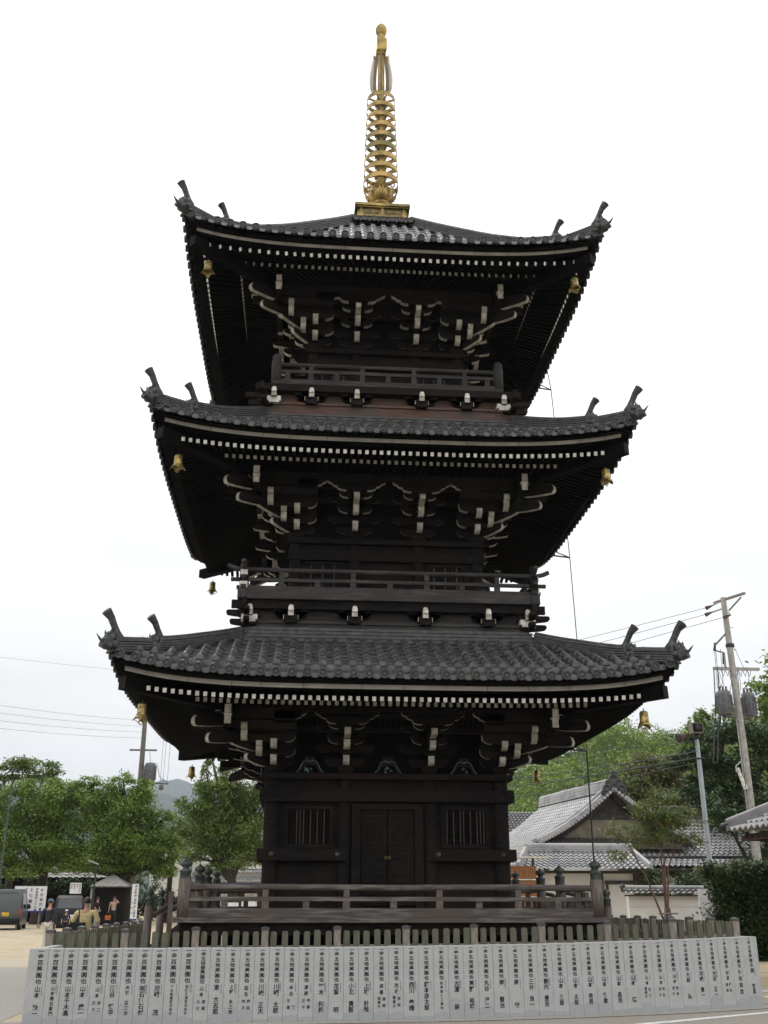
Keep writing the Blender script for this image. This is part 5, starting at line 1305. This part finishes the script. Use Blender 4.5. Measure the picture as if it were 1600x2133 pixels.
for k in range(7): x = -.6+k*.2; q.tube([(x, 0, 11.25), (x+.05, -.1, 10.95), (x+.16, 0, 11.22)], .016, m_wire, 5)
for k in range(4): q.tube([(-.7+.45*k, 0, 11.2), (-.6+.4*k, -.05, 10.7), (-.8+.5*k, 0, 10.3)], .012, m_wire, 4)
q.tube([(.1, 0, 12.4), (.45, 0, 11.4)], .012, m_wire, 4); q.tube([(.15, 0, 11.2), (1.3, 3, 5)], .012, m_wire, 4); q.tube([(-.18, -.2, 9), (-.2, -.2, 4)], .012, m_wire, 4)
q.build('cable_loops', up_)
q = MB(); q.box(-.95, -.87, -.1, .0, 11.9, 12.9, m_conc) if False else q.box(-.42, -.34, -.05, .05, 11.35, 12.05, m_conc); q.tube([(-.85, 0, 12.15), (-.38, 0, 12.05)], .03, m_redw, 6); q.tube([(-.45, -.1, 12.0), (-.5, -.1, 11.5)], .035, m_iron, 6)
q.build('switch_bracket', up_)
q = MB(); q.tube([(-.22, -.05, 7.25), (-.5, -.15, 7.05), (-.5, -.15, 6.8)], .025, m_steel, 6); q.tube([(-.42, -.1, 7.0), (-.16, -.1, 6.1)], [.07, .10], m_white, 8); q.build('street_light', up_)
def wire(label, pts, r=.012, sag=0.0, group='overhead wires'):
    a, b = Vector(pts[0]), Vector(pts[1]); P = []
    for k in range(13):
        t = k/12; p = a.lerp(b, t); p.z -= sag*4*t*(1-t); P.append(p)
    q = MB(); q.tube(P, r, m_wire, 5); tag(q.build('overhead_wire'), label, 'wire', group)
for k, (x, y, z) in enumerate(ins_pts):
    wire(('topmost', 'middle', 'lowest')[k]+' of the three wires leaving the top of the concrete pole', [(17.25+x-.12, 19.3+y, z), (-12+k, 62, 15.6-.8*k)], .012, .5)
sp_ = empty('loudspeaker_pole', (11.1, 8.73, 0), 'slim pale blue steel pole carrying two loudspeakers', 'loudspeaker pole')
q = MB(); q.tube([(0, 0, 0), (0, 0, 5.3), (0, 0, 6.75)], [.085, .075, .06], m_steel, 14); q.lathe([(.10, 5.95), (.10, 6.0)], m_iron, 12); q.lathe([(.11, 6.6), (.11, 6.75)], m_iron, 12); q.build('shaft', sp_)
q = MB(); q.box(-.20, .16, -.25, .1, 6.78, 6.80, m_fpost); q.box(-.20, .16, -.25, .1, 7.08, 7.10, m_fpost); q.box(-.20, -.18, -.25, .1, 6.80, 7.08, m_fpost); q.box(.14, .16, -.25, .1, 6.80, 7.08, m_fpost)
Tm = Matrix.Translation((-.02, -.1, 6.94)) @ Matrix.Rotation(R(90), 4, 'X'); q.lathe([(.13, .14), (.05, 0), (.05, -.05)], m_iron, 14, T=Tm); q.lathe([(.03, .05), (.04, .09), (.01, .12)], m_white, 10, T=Tm); q.box(-.18, .14, 0, .1, 6.8, 7.08, m_iron); q.build('loudspeaker', sp_)
q = MB(); q.tube([(-.30, 0, 6.74), (-.62, -.05, 6.62)], [.05, .15], m_redw, 12); q.tube([(-.62, -.05, 6.62), (-.66, -.05, 6.60)], [.15, .155], m_beam, 12); q.tube([(-.35, 0, 6.5), (-.35, 0, 6.75)], .03, m_iron, 6); q.tube([(-.35, 0, 6.5), (0, 0, 6.45)], .02, m_iron, 6); q.build('loudspeaker', sp_)
for k, (z0_, x1_, y1_, z1_, r) in enumerate(((6.55, 5.2, 41, 9.9, .012), (6.2, 4.5, 32, 7.3, .02), (6.0, 4.4, 32, 6.9, .026), (5.85, 5.4, 30, 6.2, .016))):
    wire(('thin upper wire', 'second cable', 'thick cable', 'lowest cable')[k]+' running left from the loudspeaker pole across the green hill', [(11.05, 8.7, z0_), (x1_, y1_, z1_)], r*.8, .15)
bp_ = empty('utility_pole', (-13.25, 51.75, .3), 'brown utility pole with one transformer rising above the left trees', 'utility pole')
q = MB(); q.tube([(0, 0, 0), (-.05, 0, 7), (-.08, 0, 14.3)], [.24, .22, .15], m_brownp, 14); q.build('shaft', bp_)
q = MB(); q.beam((-1.0, 0, 11.5), (.95, 0, 11.5), .1, .12, m_trans); q.beam((0, 0, 9.25), (1.95, 0, 9.15), .1, .1, m_trans); q.build('crossarm', bp_)
q = MB(); q.lathe([(.36, 9.3), (.38, 9.35), (.38, 10.5), (.3, 10.6)], m_trans, 18, c=(.58, 0, 0))
for k in range(12): a = k*PI/6; q.box(-.015, .015, -.04, .04, 9.4, 10.4, m_trans, T=Matrix.Translation((.58+.4*math.cos(a), .4*math.sin(a), 0)) @ rotz(a+PI/2))
q.build('transformer', bp_)
q = MB(); q.tube([(.45, 0, 11.4), (.55, 0, 10.6)], .015, m_wire, 4)
for x in (1.35, 1.55, 1.85): q.tube([(x, 0, 9.3), (x+.02, 0, 13.5)], .012, m_wire, 4)
q.tube([(1.0, 0, 10.6), (1.3, 0, 9.6), (1.9, 0, 9.2)], .02, m_wire, 5); q.lathe([(.05, 8.7), (.16, 8.75), (.16, 9.05), (.05, 9.1)], m_trans, 10, c=(1.45, 0, 0))
q.build('cable_loops', bp_)
for k in range(4):
    z = 13.9-.42*k
    wire(('topmost', 'second', 'third', 'lowest')[k]+' of the four wires leaving the brown pole to the left', [(-13.4, 51.7, z), (-34, 20.0, 13.2-.55*k)], .009, .8)
wire('lone high wire crossing the sky at the far left', [(-9, 62, 19.2), (-33, 24, 14.4)], .008, .4)
wire('low slack wire in front of the blue mountain', [(-13.2, 51.7, 7.6), (-5, 60, 6.4)], .02, .3); wire('sagging cable bundle right of the brown pole', [(-13.2, 51.7, 8.3), (-5, 60, 6.3)], .03, .5)
gp = empty('green_pole', (-16.9, 31.95, .25), 'slim greenish steel pole at the far left behind the van', 'pole')
q = MB(); q.tube([(0, 0, 0), (0, 0, 7.2)], [.07, .05], m_green, 10); q.build('shaft', gp); q = MB(); q.tube([(0, 0, 7.1), (.1, 0, 7.25)], .05, m_iron, 8); q.build('cap', gp)
lp = empty('lamp_post', (-13.05, 36.7, .28), 'dark lamp post with a small tilted lamp under the trees', 'lamp post')
q = MB(); q.tube([(0, 0, 0), (0, 0, 3.3)], [.06, .045], m_iron, 10); q.build('post', lp); q = MB(); q.beam((-.45, 0, 3.45), (.12, 0, 3.25), .16, .07, m_conc); q.build('lamp', lp)

# ================================================================== SIGNS
sb = empty('sign_board', (-16.02, 34.9, .27), 'wide white sign board with five columns of black characters beside the van', 'sign board')
q = MB(); q.box(-.84, .84, 0, .05, .86, 2.08, m_sign); q.box(-.84, .84, -.003, .053, .78, .86, m_blue); q.build('panel', sb)
q = MB(); q.box(-.6, -.52, .06, .12, 0, 2, m_fpost); q.box(.52, .6, .06, .12, 0, 2, m_fpost); q.build('leg', sb)
q = MB()
for x, t, s_, p_ in ((.60, '新四国四番', .15, .235), (.34, '和泉西國二十八番', .13, .147), (.05, '本尊', .09, .1), (-.22, 'お宮詣り', .13, .15), (-.28, 'の寺', .12, .14)):
    column(q, t, x, 2.0 if t != 'の寺' else 1.32, s_, p_, -.006, m_ink, .02)
for k, ch in enumerate('七福神'): write(q, ch, .03, 1.62-k*.29, .2, -.006, m_ink, .02)
q.build('lettering', sb)
vs_ = empty('upright_sign', (-9.27, 26.36, .2), 'narrow tall white sign with one long column of black characters', 'sign')
q = MB(); q.box(-.145, .145, 0, .05, .66, 2.15, m_sign); q.box(-.15, .15, -.003, .053, .60, .66, m_blue); q.build('panel', vs_)
q = MB(); q.box(-.03, .03, .055, .1, 0, 2.0, m_fpost); q.build('leg', vs_)
q = MB(); column(q, '犬の散歩は禁止します', .03, 2.12, .135, .142, -.006, m_ink, .025); column(q, '水間寺', -.09, 1.45, .075, .22, -.006, m_ink, .01); q.build('lettering', vs_)
s2 = empty('small_notice', (-14.88, 40.86, .3), 'small pale notice pinned above the black car', 'notice')
q = MB(); q.box(-.33, .33, 0, .04, 1.72, 2.32, m_sign); q.box(-.02, .02, .05, .09, 0, 2.2, m_iron); q.build('panel', s2)
q = MB()
for k in range(4): column(q, ('御朱印受付', '本堂', '観音堂', '納経所')[k], .24-k*.16, 2.28, .10, .105, -.005, m_inks, .01)
q.build('lettering', s2)
cone = empty('traffic_cone', (-9.75, 50.2, .3), 'red and white striped traffic cone right of the narrow white sign', 'traffic cone')
q = MB()
for k in range(6): z = .03+k*.13; r0 = .19-.028*k; q.lathe([(r0, z), (r0-.028, z+.13)], m_red if k % 2 == 0 else m_white, 14)
q.build('cone_body', cone); q = MB(); q.box(-.22, .22, -.22, .22, 0, .03, m_red); q.build('base', cone)
cone.scale = (1.15, 1.15, 1.15)

# ================================================================== VEHICLES
def bevel(o, w=.05, s=3):
    m = o.modifiers.new('bevel', 'BEVEL'); m.width = w; m.segments = s; m.limit_method = 'ANGLE'; m.angle_limit = R(40)
    for p in o.data.polygons: p.use_smooth = True
    return o
def vehicle(name, label, cat, loc_, rz, W_, H_, L_, paint, plate, boxy):
    t = empty(name, loc_, label, cat, rz=rz)
    # rear faces -y; body lofted from cross-sections from rear to front
    def section(y, w_, zb, zt, tum): return [(-w_/2, y, zb), (-w_/2*1.0, y, zb+.45), (-w_/2*tum, y, zt-.06), (-w_/2*tum+.08, y, zt), (w_/2*tum-.08, y, zt), (w_/2*tum, y, zt-.06), (w_/2, y, zb+.45), (w_/2, y, zb)]
    if boxy: secs = [(0, W_, .28, .9, 1.0), (.04, W_, .26, H_-.5, .98), (.22, W_, .25, H_-.03, .88), (.5, W_, .25, H_, .88), (L_*.62, W_, .25, H_, .88), (L_*.8, W_, .25, H_-.5, .97), (L_-.15, W_, .25, .95, 1.0), (L_, W_*.94, .3, .75, 1.0)]
    else: secs = [(0, W_*.95, .3, .85, 1.0), (.05, W_, .26, 1.0, 1.0), (.35, W_, .25, H_-.12, .82), (.8, W_, .25, H_, .8), (L_*.5, W_, .25, H_, .8), (L_*.68, W_, .25, 1.0, .98), (L_-.2, W_, .25, .85, 1.0), (L_, W_*.9, .3, .65, 1.0)]
    q = MB(); vs = []
    for s in secs: vs += section(*s)
    n = 8; q.add(vs, [(i*n+j, i*n+(j+1) % n, (i+1)*n+(j+1) % n, (i+1)*n+j) for i in range(len(secs)-1) for j in range(n)]+[tuple(range(n))[::-1], tuple(range((len(secs)-1)*n, len(secs)*n))], paint)
    b = bevel(q.build('body', t), .04)
    q = MB(); z0_ = .98; z1_ = H_-.14; wv = W_*.40
    ya, yb = (.04, .20) if boxy else (.08, .33)
    q.add([(-wv, ya-.025, z0_), (wv, ya-.025, z0_), (wv*.86, yb-.045, z1_), (-wv*.86, yb-.045, z1_), (-wv, ya+.02, z0_), (wv, ya+.02, z0_), (wv*.86, yb+.02, z1_), (-wv*.86, yb+.02, z1_)], MB.BF, m_glass); q.build('rear_window', t)
    for s in (-1, 1):
        q = MB(); q.box(min(s*(W_/2-.10), s*(W_/2+.004)), max(s*(W_/2-.10), s*(W_/2+.004)), -.03, .10, .72, .98, m_red); q.build('tail_light', t)
        q = MB(); q.add([(s*(W_/2+.006), .5, 1.0), (s*(W_/2+.006), L_*.62, 1.0), (s*(W_/2*.9+.004), L_*.6, H_-.2), (s*(W_/2*.9+.004), .55, H_-.2)], [(0, 1, 2, 3)], m_glass); q.build('side_window', t)
        q = MB(); q.box(min(s*(W_/2+.02), s*(W_/2+.16)), max(s*(W_/2+.02), s*(W_/2+.16)), L_*.66, L_*.72, .98, 1.22, m_black); bevel(q.build('wing_mirror', t), .03)
        for y in (.62, L_-.65):
            q = MB(); Tm = Matrix.Translation((s*(W_/2-.08), y, .28)) @ Matrix.Rotation(R(90), 4, 'Y'); q.lathe([(.2, -.09), (.28, -.08), (.28, .08), (.2, .09)], m_rub, 20, T=Tm); o = q.build('wheel', t)
            q = MB(); q.lathe([(.17, -.092), (.15, -.095), (.15, .095), (.17, .092)], m_chrome, 16, T=Tm); q.build('rim', o)
    q = MB(); q.box(-W_/2+.02, W_/2-.02, -.07, .05, .30, .56, m_black if boxy else paint); bevel(q.build('bumper', t), .04)
    q = MB(); q.box(-.17, .17, -.045, -.02, .66, .83, m_plate if plate else m_sign); o = q.build('number_plate', t)
    q = MB()
    for k, ch in enumerate('32-79'): write(q, ch, -.12+.06*k, .72, .10, -.048, m_ink, .01)
    q.build('plate_lettering', o)
    return t
vehicle('van', 'dark grey van seen from behind with a yellow number plate', 'van', (-16.2, 31.1, .25), R(8), 1.48, 1.92, 3.4, m_van, True, True)
vehicle('car', 'black car parked under the trees beside the child in a white cap', 'car', (-12.15, 26.4, .2), R(13), 1.42, 1.66, 3.3, m_black, False, False)

# ================================================================== PEOPLE
def skin_obj(name, verts, edges, radii, root, m, parent, lv=2):
    me = bpy.data.meshes.new(name); me.from_pydata(verts, edges, []); me.materials.append(m)
    bm = bmesh.new(); bm.from_mesh(me); ly = bm.verts.layers.skin.verify(); bm.verts.ensure_lookup_table()
    for i, v in enumerate(bm.verts):
        r = radii[i]; v[ly].radius = r if isinstance(r, tuple) else (r, r); v[ly].use_root = (i == root)
    bm.to_mesh(me); bm.free()
    o = obj('tmp', me); a = o.modifiers.new('s', 'SKIN'); a.use_smooth_shade = True
    b = o.modifiers.new('u', 'SUBSURF'); b.levels = lv; b.render_levels = lv
    dg = bpy.context.evaluated_depsgraph_get(); m2 = bpy.data.meshes.new_from_object(o.evaluated_get(dg))
    bpy.data.objects.remove(o)
    m2.name = name
    if not m2.materials: m2.materials.append(m)
    for p in m2.polygons: p.use_smooth = True
    return obj(name, m2, parent)
def person(loc_, label, H, rz, pose, shirt, trousers, sleeve=.5, hair=True, cap=None, tunic=0.0, lean=0.0, wide=1.0):
    t = empty('person', loc_, label, 'person', 'visitors in the car park', rz)
    Z = lambda x, y, z: (x*H, y*H, z*H)
    J = dict(pel=(0, 0, .53), wai=(0, .005, .62), che=(0, .0, .74), nek=(0, .0, .835), nk2=(0, .008, .865), hd=(0, .018, .915), hd2=(0, .012, .955))
    for s, n in ((-1, 'l'), (1, 'r')):
        J['hip'+n] = (s*.052, 0, .50); J['kne'+n] = (s*.058, .0, .28); J['ank'+n] = (s*.058, -.01, .05); J['toe'+n] = (s*.064, .075, .018)
        J['sho'+n] = (s*.105*wide, 0, .80); J['elb'+n] = (s*.135*wide, -.01, .635); J['wri'+n] = (s*.14*wide, .03, .50)
    J.update(pose)
    names = list(J); vs = [list(J[k]) for k in names]; ed = []; rad = dict(pel=(.068*wide, .055), wai=(.062*wide, .045), che=(.078*wide, .052), nek=.032, nk2=.030, hd=(.046, .054), hd2=(.042, .05))
    E = lambda a, b: ed.append((names.index(a), names.index(b)))
    for a, b in (('pel', 'wai'), ('wai', 'che'), ('che', 'nek'), ('nek', 'nk2'), ('nk2', 'hd'), ('hd', 'hd2')): E(a, b)
    for n in 'lr':
        E('pel', 'hip'+n); E('hip'+n, 'kne'+n); E('kne'+n, 'ank'+n); E('ank'+n, 'toe'+n); E('che', 'sho'+n); E('sho'+n, 'elb'+n); E('elb'+n, 'wri'+n)
        rad.update({'hip'+n: .048, 'kne'+n: .032, 'ank'+n: .021, 'toe'+n: .017, 'sho'+n: .034, 'elb'+n: .024, 'wri'+n: .016})
    rr = [rad[k] for k in names]
    # hands: palm, four unequal fingers and a thumb, slightly curled
    for n, s in (('l', -1), ('r', 1)):
        w_ = Vector(J['wri'+n]); d = (w_-Vector(J['elb'+n])).normalized(); sd = d.cross(Vector((s, 0, 0))).normalized() if abs(d.x) < .9 else Vector((0, 1, 0)); nrm = d.cross(sd).normalized()
        pi = len(vs); p = w_+d*.022; vs.append(list(p)); rr.append((.012, .017)); ed.append((names.index('wri'+n), pi))
        for k, ln in enumerate((.036, .042, .040, .032)):
            o_ = (k-1.5)*.0095; a = len(vs); q1 = w_+d*.044+sd*o_; q2 = q1+d*ln*.5+nrm*.006; q3 = q1+d*ln*.85+nrm*.018
            vs.extend([list(q1), list(q2), list(q3)]); rr.extend([.0055, .005, .004]); ed.extend([(pi, a), (a, a+1), (a+1, a+2)])
        a = len(vs); q1 = w_+d*.022+sd*.02+nrm*.006; q2 = q1+d*.018+sd*.012+nrm*.01; vs.extend([list(q1), list(q2)]); rr.extend([.006, .005]); ed.extend([(pi, a), (a, a+1)])
    sc_ = lambda r: tuple(x*H for x in r) if isinstance(r, tuple) else r*H
    skin_obj('body', [Z(*v) for v in vs], ed, [sc_(r) for r in rr], 0, m_skin, t)
    hd = Vector(J['hd'])*H; hb_ = Vector(J['hd2'])*H
    q = MB()                                             # face: nose, eyes, mouth, ears
    f = hd+Vector((0, .052*H, 0))
    q.lathe([(.001, -.012), (.009, -.006), (.006, .012), (.001, .018)], m_skin, 8, c=f+Vector((0, .004, .004)))
    for s in (-1, 1): q.lathe([(.001, -.006), (.007, 0), (.001, .006)], m_hair, 8, c=f+Vector((s*.026, -.006, .018))); q.lathe([(.001, -.02), (.010, 0), (.001, .02)], m_skin, 8, c=hd+Vector((s*.05*H, 0, .005)))
    q.box(f.x-.018, f.x+.018, f.y-.008, f.y-.002, f.z-.032, f.z-.027, m_red); q.build('face', t)
    def scale_profile(c, rx, ry, rz_, m, name, z0_=-1.0, n=16, k0=0):
        q = MB(); P = []
        for k in range(9):
            u = z0_+(1-z0_)*k/8; r = math.sqrt(max(0, 1-u*u)); P.append((r, u))
        vs_ = [(c.x+rx*r*math.cos(2*PI*j/n), c.y+ry*r*math.sin(2*PI*j/n), c.z+rz_*u) for r, u in P for j in range(n)]
        q.add(vs_, [(i*n+j, i*n+(j+1) % n, (i+1)*n+(j+1) % n, (i+1)*n+j) for i in range(8) for j in range(n)]+[tuple(range(n))[::-1]], m, True)
        return q
    c = hd+Vector((0, -.010*H, .022*H))
    if hair: scale_profile(c, .056*H, .062*H, .066*H, m_hair, 'hair', -.35).build('hair', t)
    if cap:
        c2 = hd+Vector((0, -.002*H, .035*H)); q = scale_profile(c2, .060*H, .066*H, .055*H, cap[0], 'cap', -.15)
        q.add([(c2.x-.05*H, c2.y+.04*H, c2.z-.0*H), (c2.x+.05*H, c2.y+.04*H, c2.z-.0*H), (c2.x+.035*H, c2.y+.11*H, c2.z-.012*H), (c2.x-.035*H, c2.y+.11*H, c2.z-.012*H), (c2.x-.05*H, c2.y+.04*H, c2.z-.008*H), (c2.x+.05*H, c2.y+.04*H, c2.z-.008*H), (c2.x+.035*H, c2.y+.11*H, c2.z-.02*H), (c2.x-.035*H, c2.y+.11*H, c2.z-.02*H)], MB.BF, cap[1])
        if len(cap) > 2: q.lathe([(.058*H, -.02*H), (.060*H, .0)], cap[1], 16, c=c2)
        q.build('cap', t)
    # shirt
    ns = ['pel', 'wai', 'che', 'shol', 'elbl', 'shor', 'elbr', 'nek']
    low = Vector(J['pel'])-Vector((0, 0, .01+tunic))
    v = [tuple(low), J['wai'], J['che'], J['shol'], tuple(Vector(J['shol']).lerp(Vector(J['elbl']), sleeve*2 if sleeve <= .5 else 1)), J['shor'], tuple(Vector(J['shor']).lerp(Vector(J['elbr']), sleeve*2 if sleeve <= .5 else 1)), (0, J['nek'][1], .822)]
    e = [(0, 1), (1, 2), (2, 3), (3, 4), (2, 5), (5, 6), (2, 7)]
    r_ = [((.078+tunic*.12)*wide, .064+tunic*.1), (.076*wide, .060), (.088*wide, .062), .043, .036, .043, .036, .036]
    if sleeve > .5:
        v += [J['wril'], J['wrir']]; e += [(4, 8), (6, 9)]; r_ += [.024, .024]
    skin_obj('shirt', [Z(*q_) for q_ in v], e, [sc_(q_) for q_ in r_], 0, shirt, t)
    v = [J['pel'], J['hipl'], J['knel'], J['ankl'], J['hipr'], J['kner'], J['ankr']]; e = [(0, 1), (1, 2), (2, 3), (0, 4), (4, 5), (5, 6)]
    skin_obj('trousers', [Z(*q_) for q_ in v], e, [sc_(q_) for q_ in ((.073*wide, .060), .056, .043, .036, .056, .043, .036)], 0, trousers, t)
    q = MB()
    for n in 'lr':
        a, b = Vector(J['ank'+n])*H, Vector(J['toe'+n])*H
        q.tube([a+Vector((0, -.03, -.03)), a.lerp(b, .5)+Vector((0, 0, -.01)), b+Vector((0, .02, 0))], [.045, .045, .03], m_cblk, 10)
    q.build('shoe', t)
    return t
G = lambda x, y: gz(x, y)
person((-10.15, 13.4, G(-10.15, 13.4)), 'person in a blue cap, navy top and cream trousers walking away', 1.64, R(-10),
       dict(knel=(-.06, .05, .285), ankl=(-.06, .02, .05), toel=(-.06, .10, .02), kner=(.055, .02, .28), ankr=(.055, -.10, .075), toer=(.055, -.04, .02), elbl=(-.150, -.02, .64), wril=(-.175, .0, .50)),
       m_cnavy, m_cwhite, sleeve=1, cap=(m_cblue, m_cblue))
person((-11.9, 24.6, G(-11.9, 24.6)), 'child in a white and blue cap and dark clothes beside the black car', 1.08, R(185), {}, m_cnavy, m_cblk, sleeve=.5, cap=(m_ccap, m_blue, 1), wide=1.1)
person((-6.98, 3.1, 0), 'person in a pale yellow shirt seen from behind with a dark shoulder strap', 1.70, R(-5),
       dict(elbl=(-.20, .02, .655), wril=(-.19, .12, .60), elbr=(.19, .02, .655), wrir=(.16, .12, .60)), m_cyel, m_cblk, sleeve=.5, wide=1.15)
person((-13.15, 38.7, G(-13, 38.7)), 'person in a black shirt and pale jeans turning to the right', 1.54, R(-110),
       dict(elbl=(-.12, .0, .65), wril=(-.10, .07, .55)), m_cblk, m_cjean, sleeve=.5)
person((-12.2, 38.6, G(-12.2, 38.6)), 'person in a long dusty pink top raising one hand to the face', 1.55, R(180),
       dict(shol=(-.105, 0, .81), elbl=(-.185, .07, .80), wril=(-.065, .10, .90), hd=(0, .012, .925), elbr=(.15, -.0, .65), wrir=(.165, .03, .52)), m_cpink, m_cblk, sleeve=.35, tunic=.09, wide=1.1)
b = empty('handbag', (-12.47, 38.55, .62), 'small orange handbag held by the person in the pink top', 'handbag')
q = MB(); q.prism([(-.14, 0), (.14, 0), (.17, .24), (-.17, .24)], -.05, .05, m_corg); bevel(q.build('bag_body', b), .03)
q = MB(); q.tube([(-.1, 0, .22), (-.06, 0, .42), (.06, 0, .42), (.1, 0, .22)], .012, m_redw, 6); q.build('handle', b)
b = empty('shoulder_bag', (-7.12, 2.92, .92), 'dark shoulder bag worn by the person in the yellow shirt', 'bag')
q = MB(); q.prism([(-.17, 0), (.17, .02), (.18, .2), (-.16, .2)], -.07, .05, m_cblk); bevel(q.build('bag_body', b), .04)
q = MB(); q.tube([(.0, 0, .2), (.02, -.02, .34), (.0, .02, .50), (-.02, .16, .52)], .014, m_cblk, 6); q.build('strap', b)

# ================================================================== AIR
hz = MB(); hz.box(-2950, 2950, -250, 6000, -6, 700, m_black)
ho = hz.build('haze'); ho['kind'] = 'stuff'
mh = bpy.data.materials.new('haze_air'); mh.use_nodes = True; t_ = mh.node_tree
for n_ in list(t_.nodes): t_.nodes.remove(n_)
o_ = t_.nodes.new('ShaderNodeOutputMaterial'); v_ = t_.nodes.new('ShaderNodeVolumePrincipled')
v_.inputs['Color'].default_value = (.84, .91, 1, 1); v_.inputs['Density'].default_value = .00015; v_.inputs['Anisotropy'].default_value = .2
t_.links.new(v_.outputs[0], o_.inputs['Volume']); ho.data.materials.clear(); ho.data.materials.append(mh)
ho['label'] = 'thin pale haze in the air'; ho['category'] = 'haze'
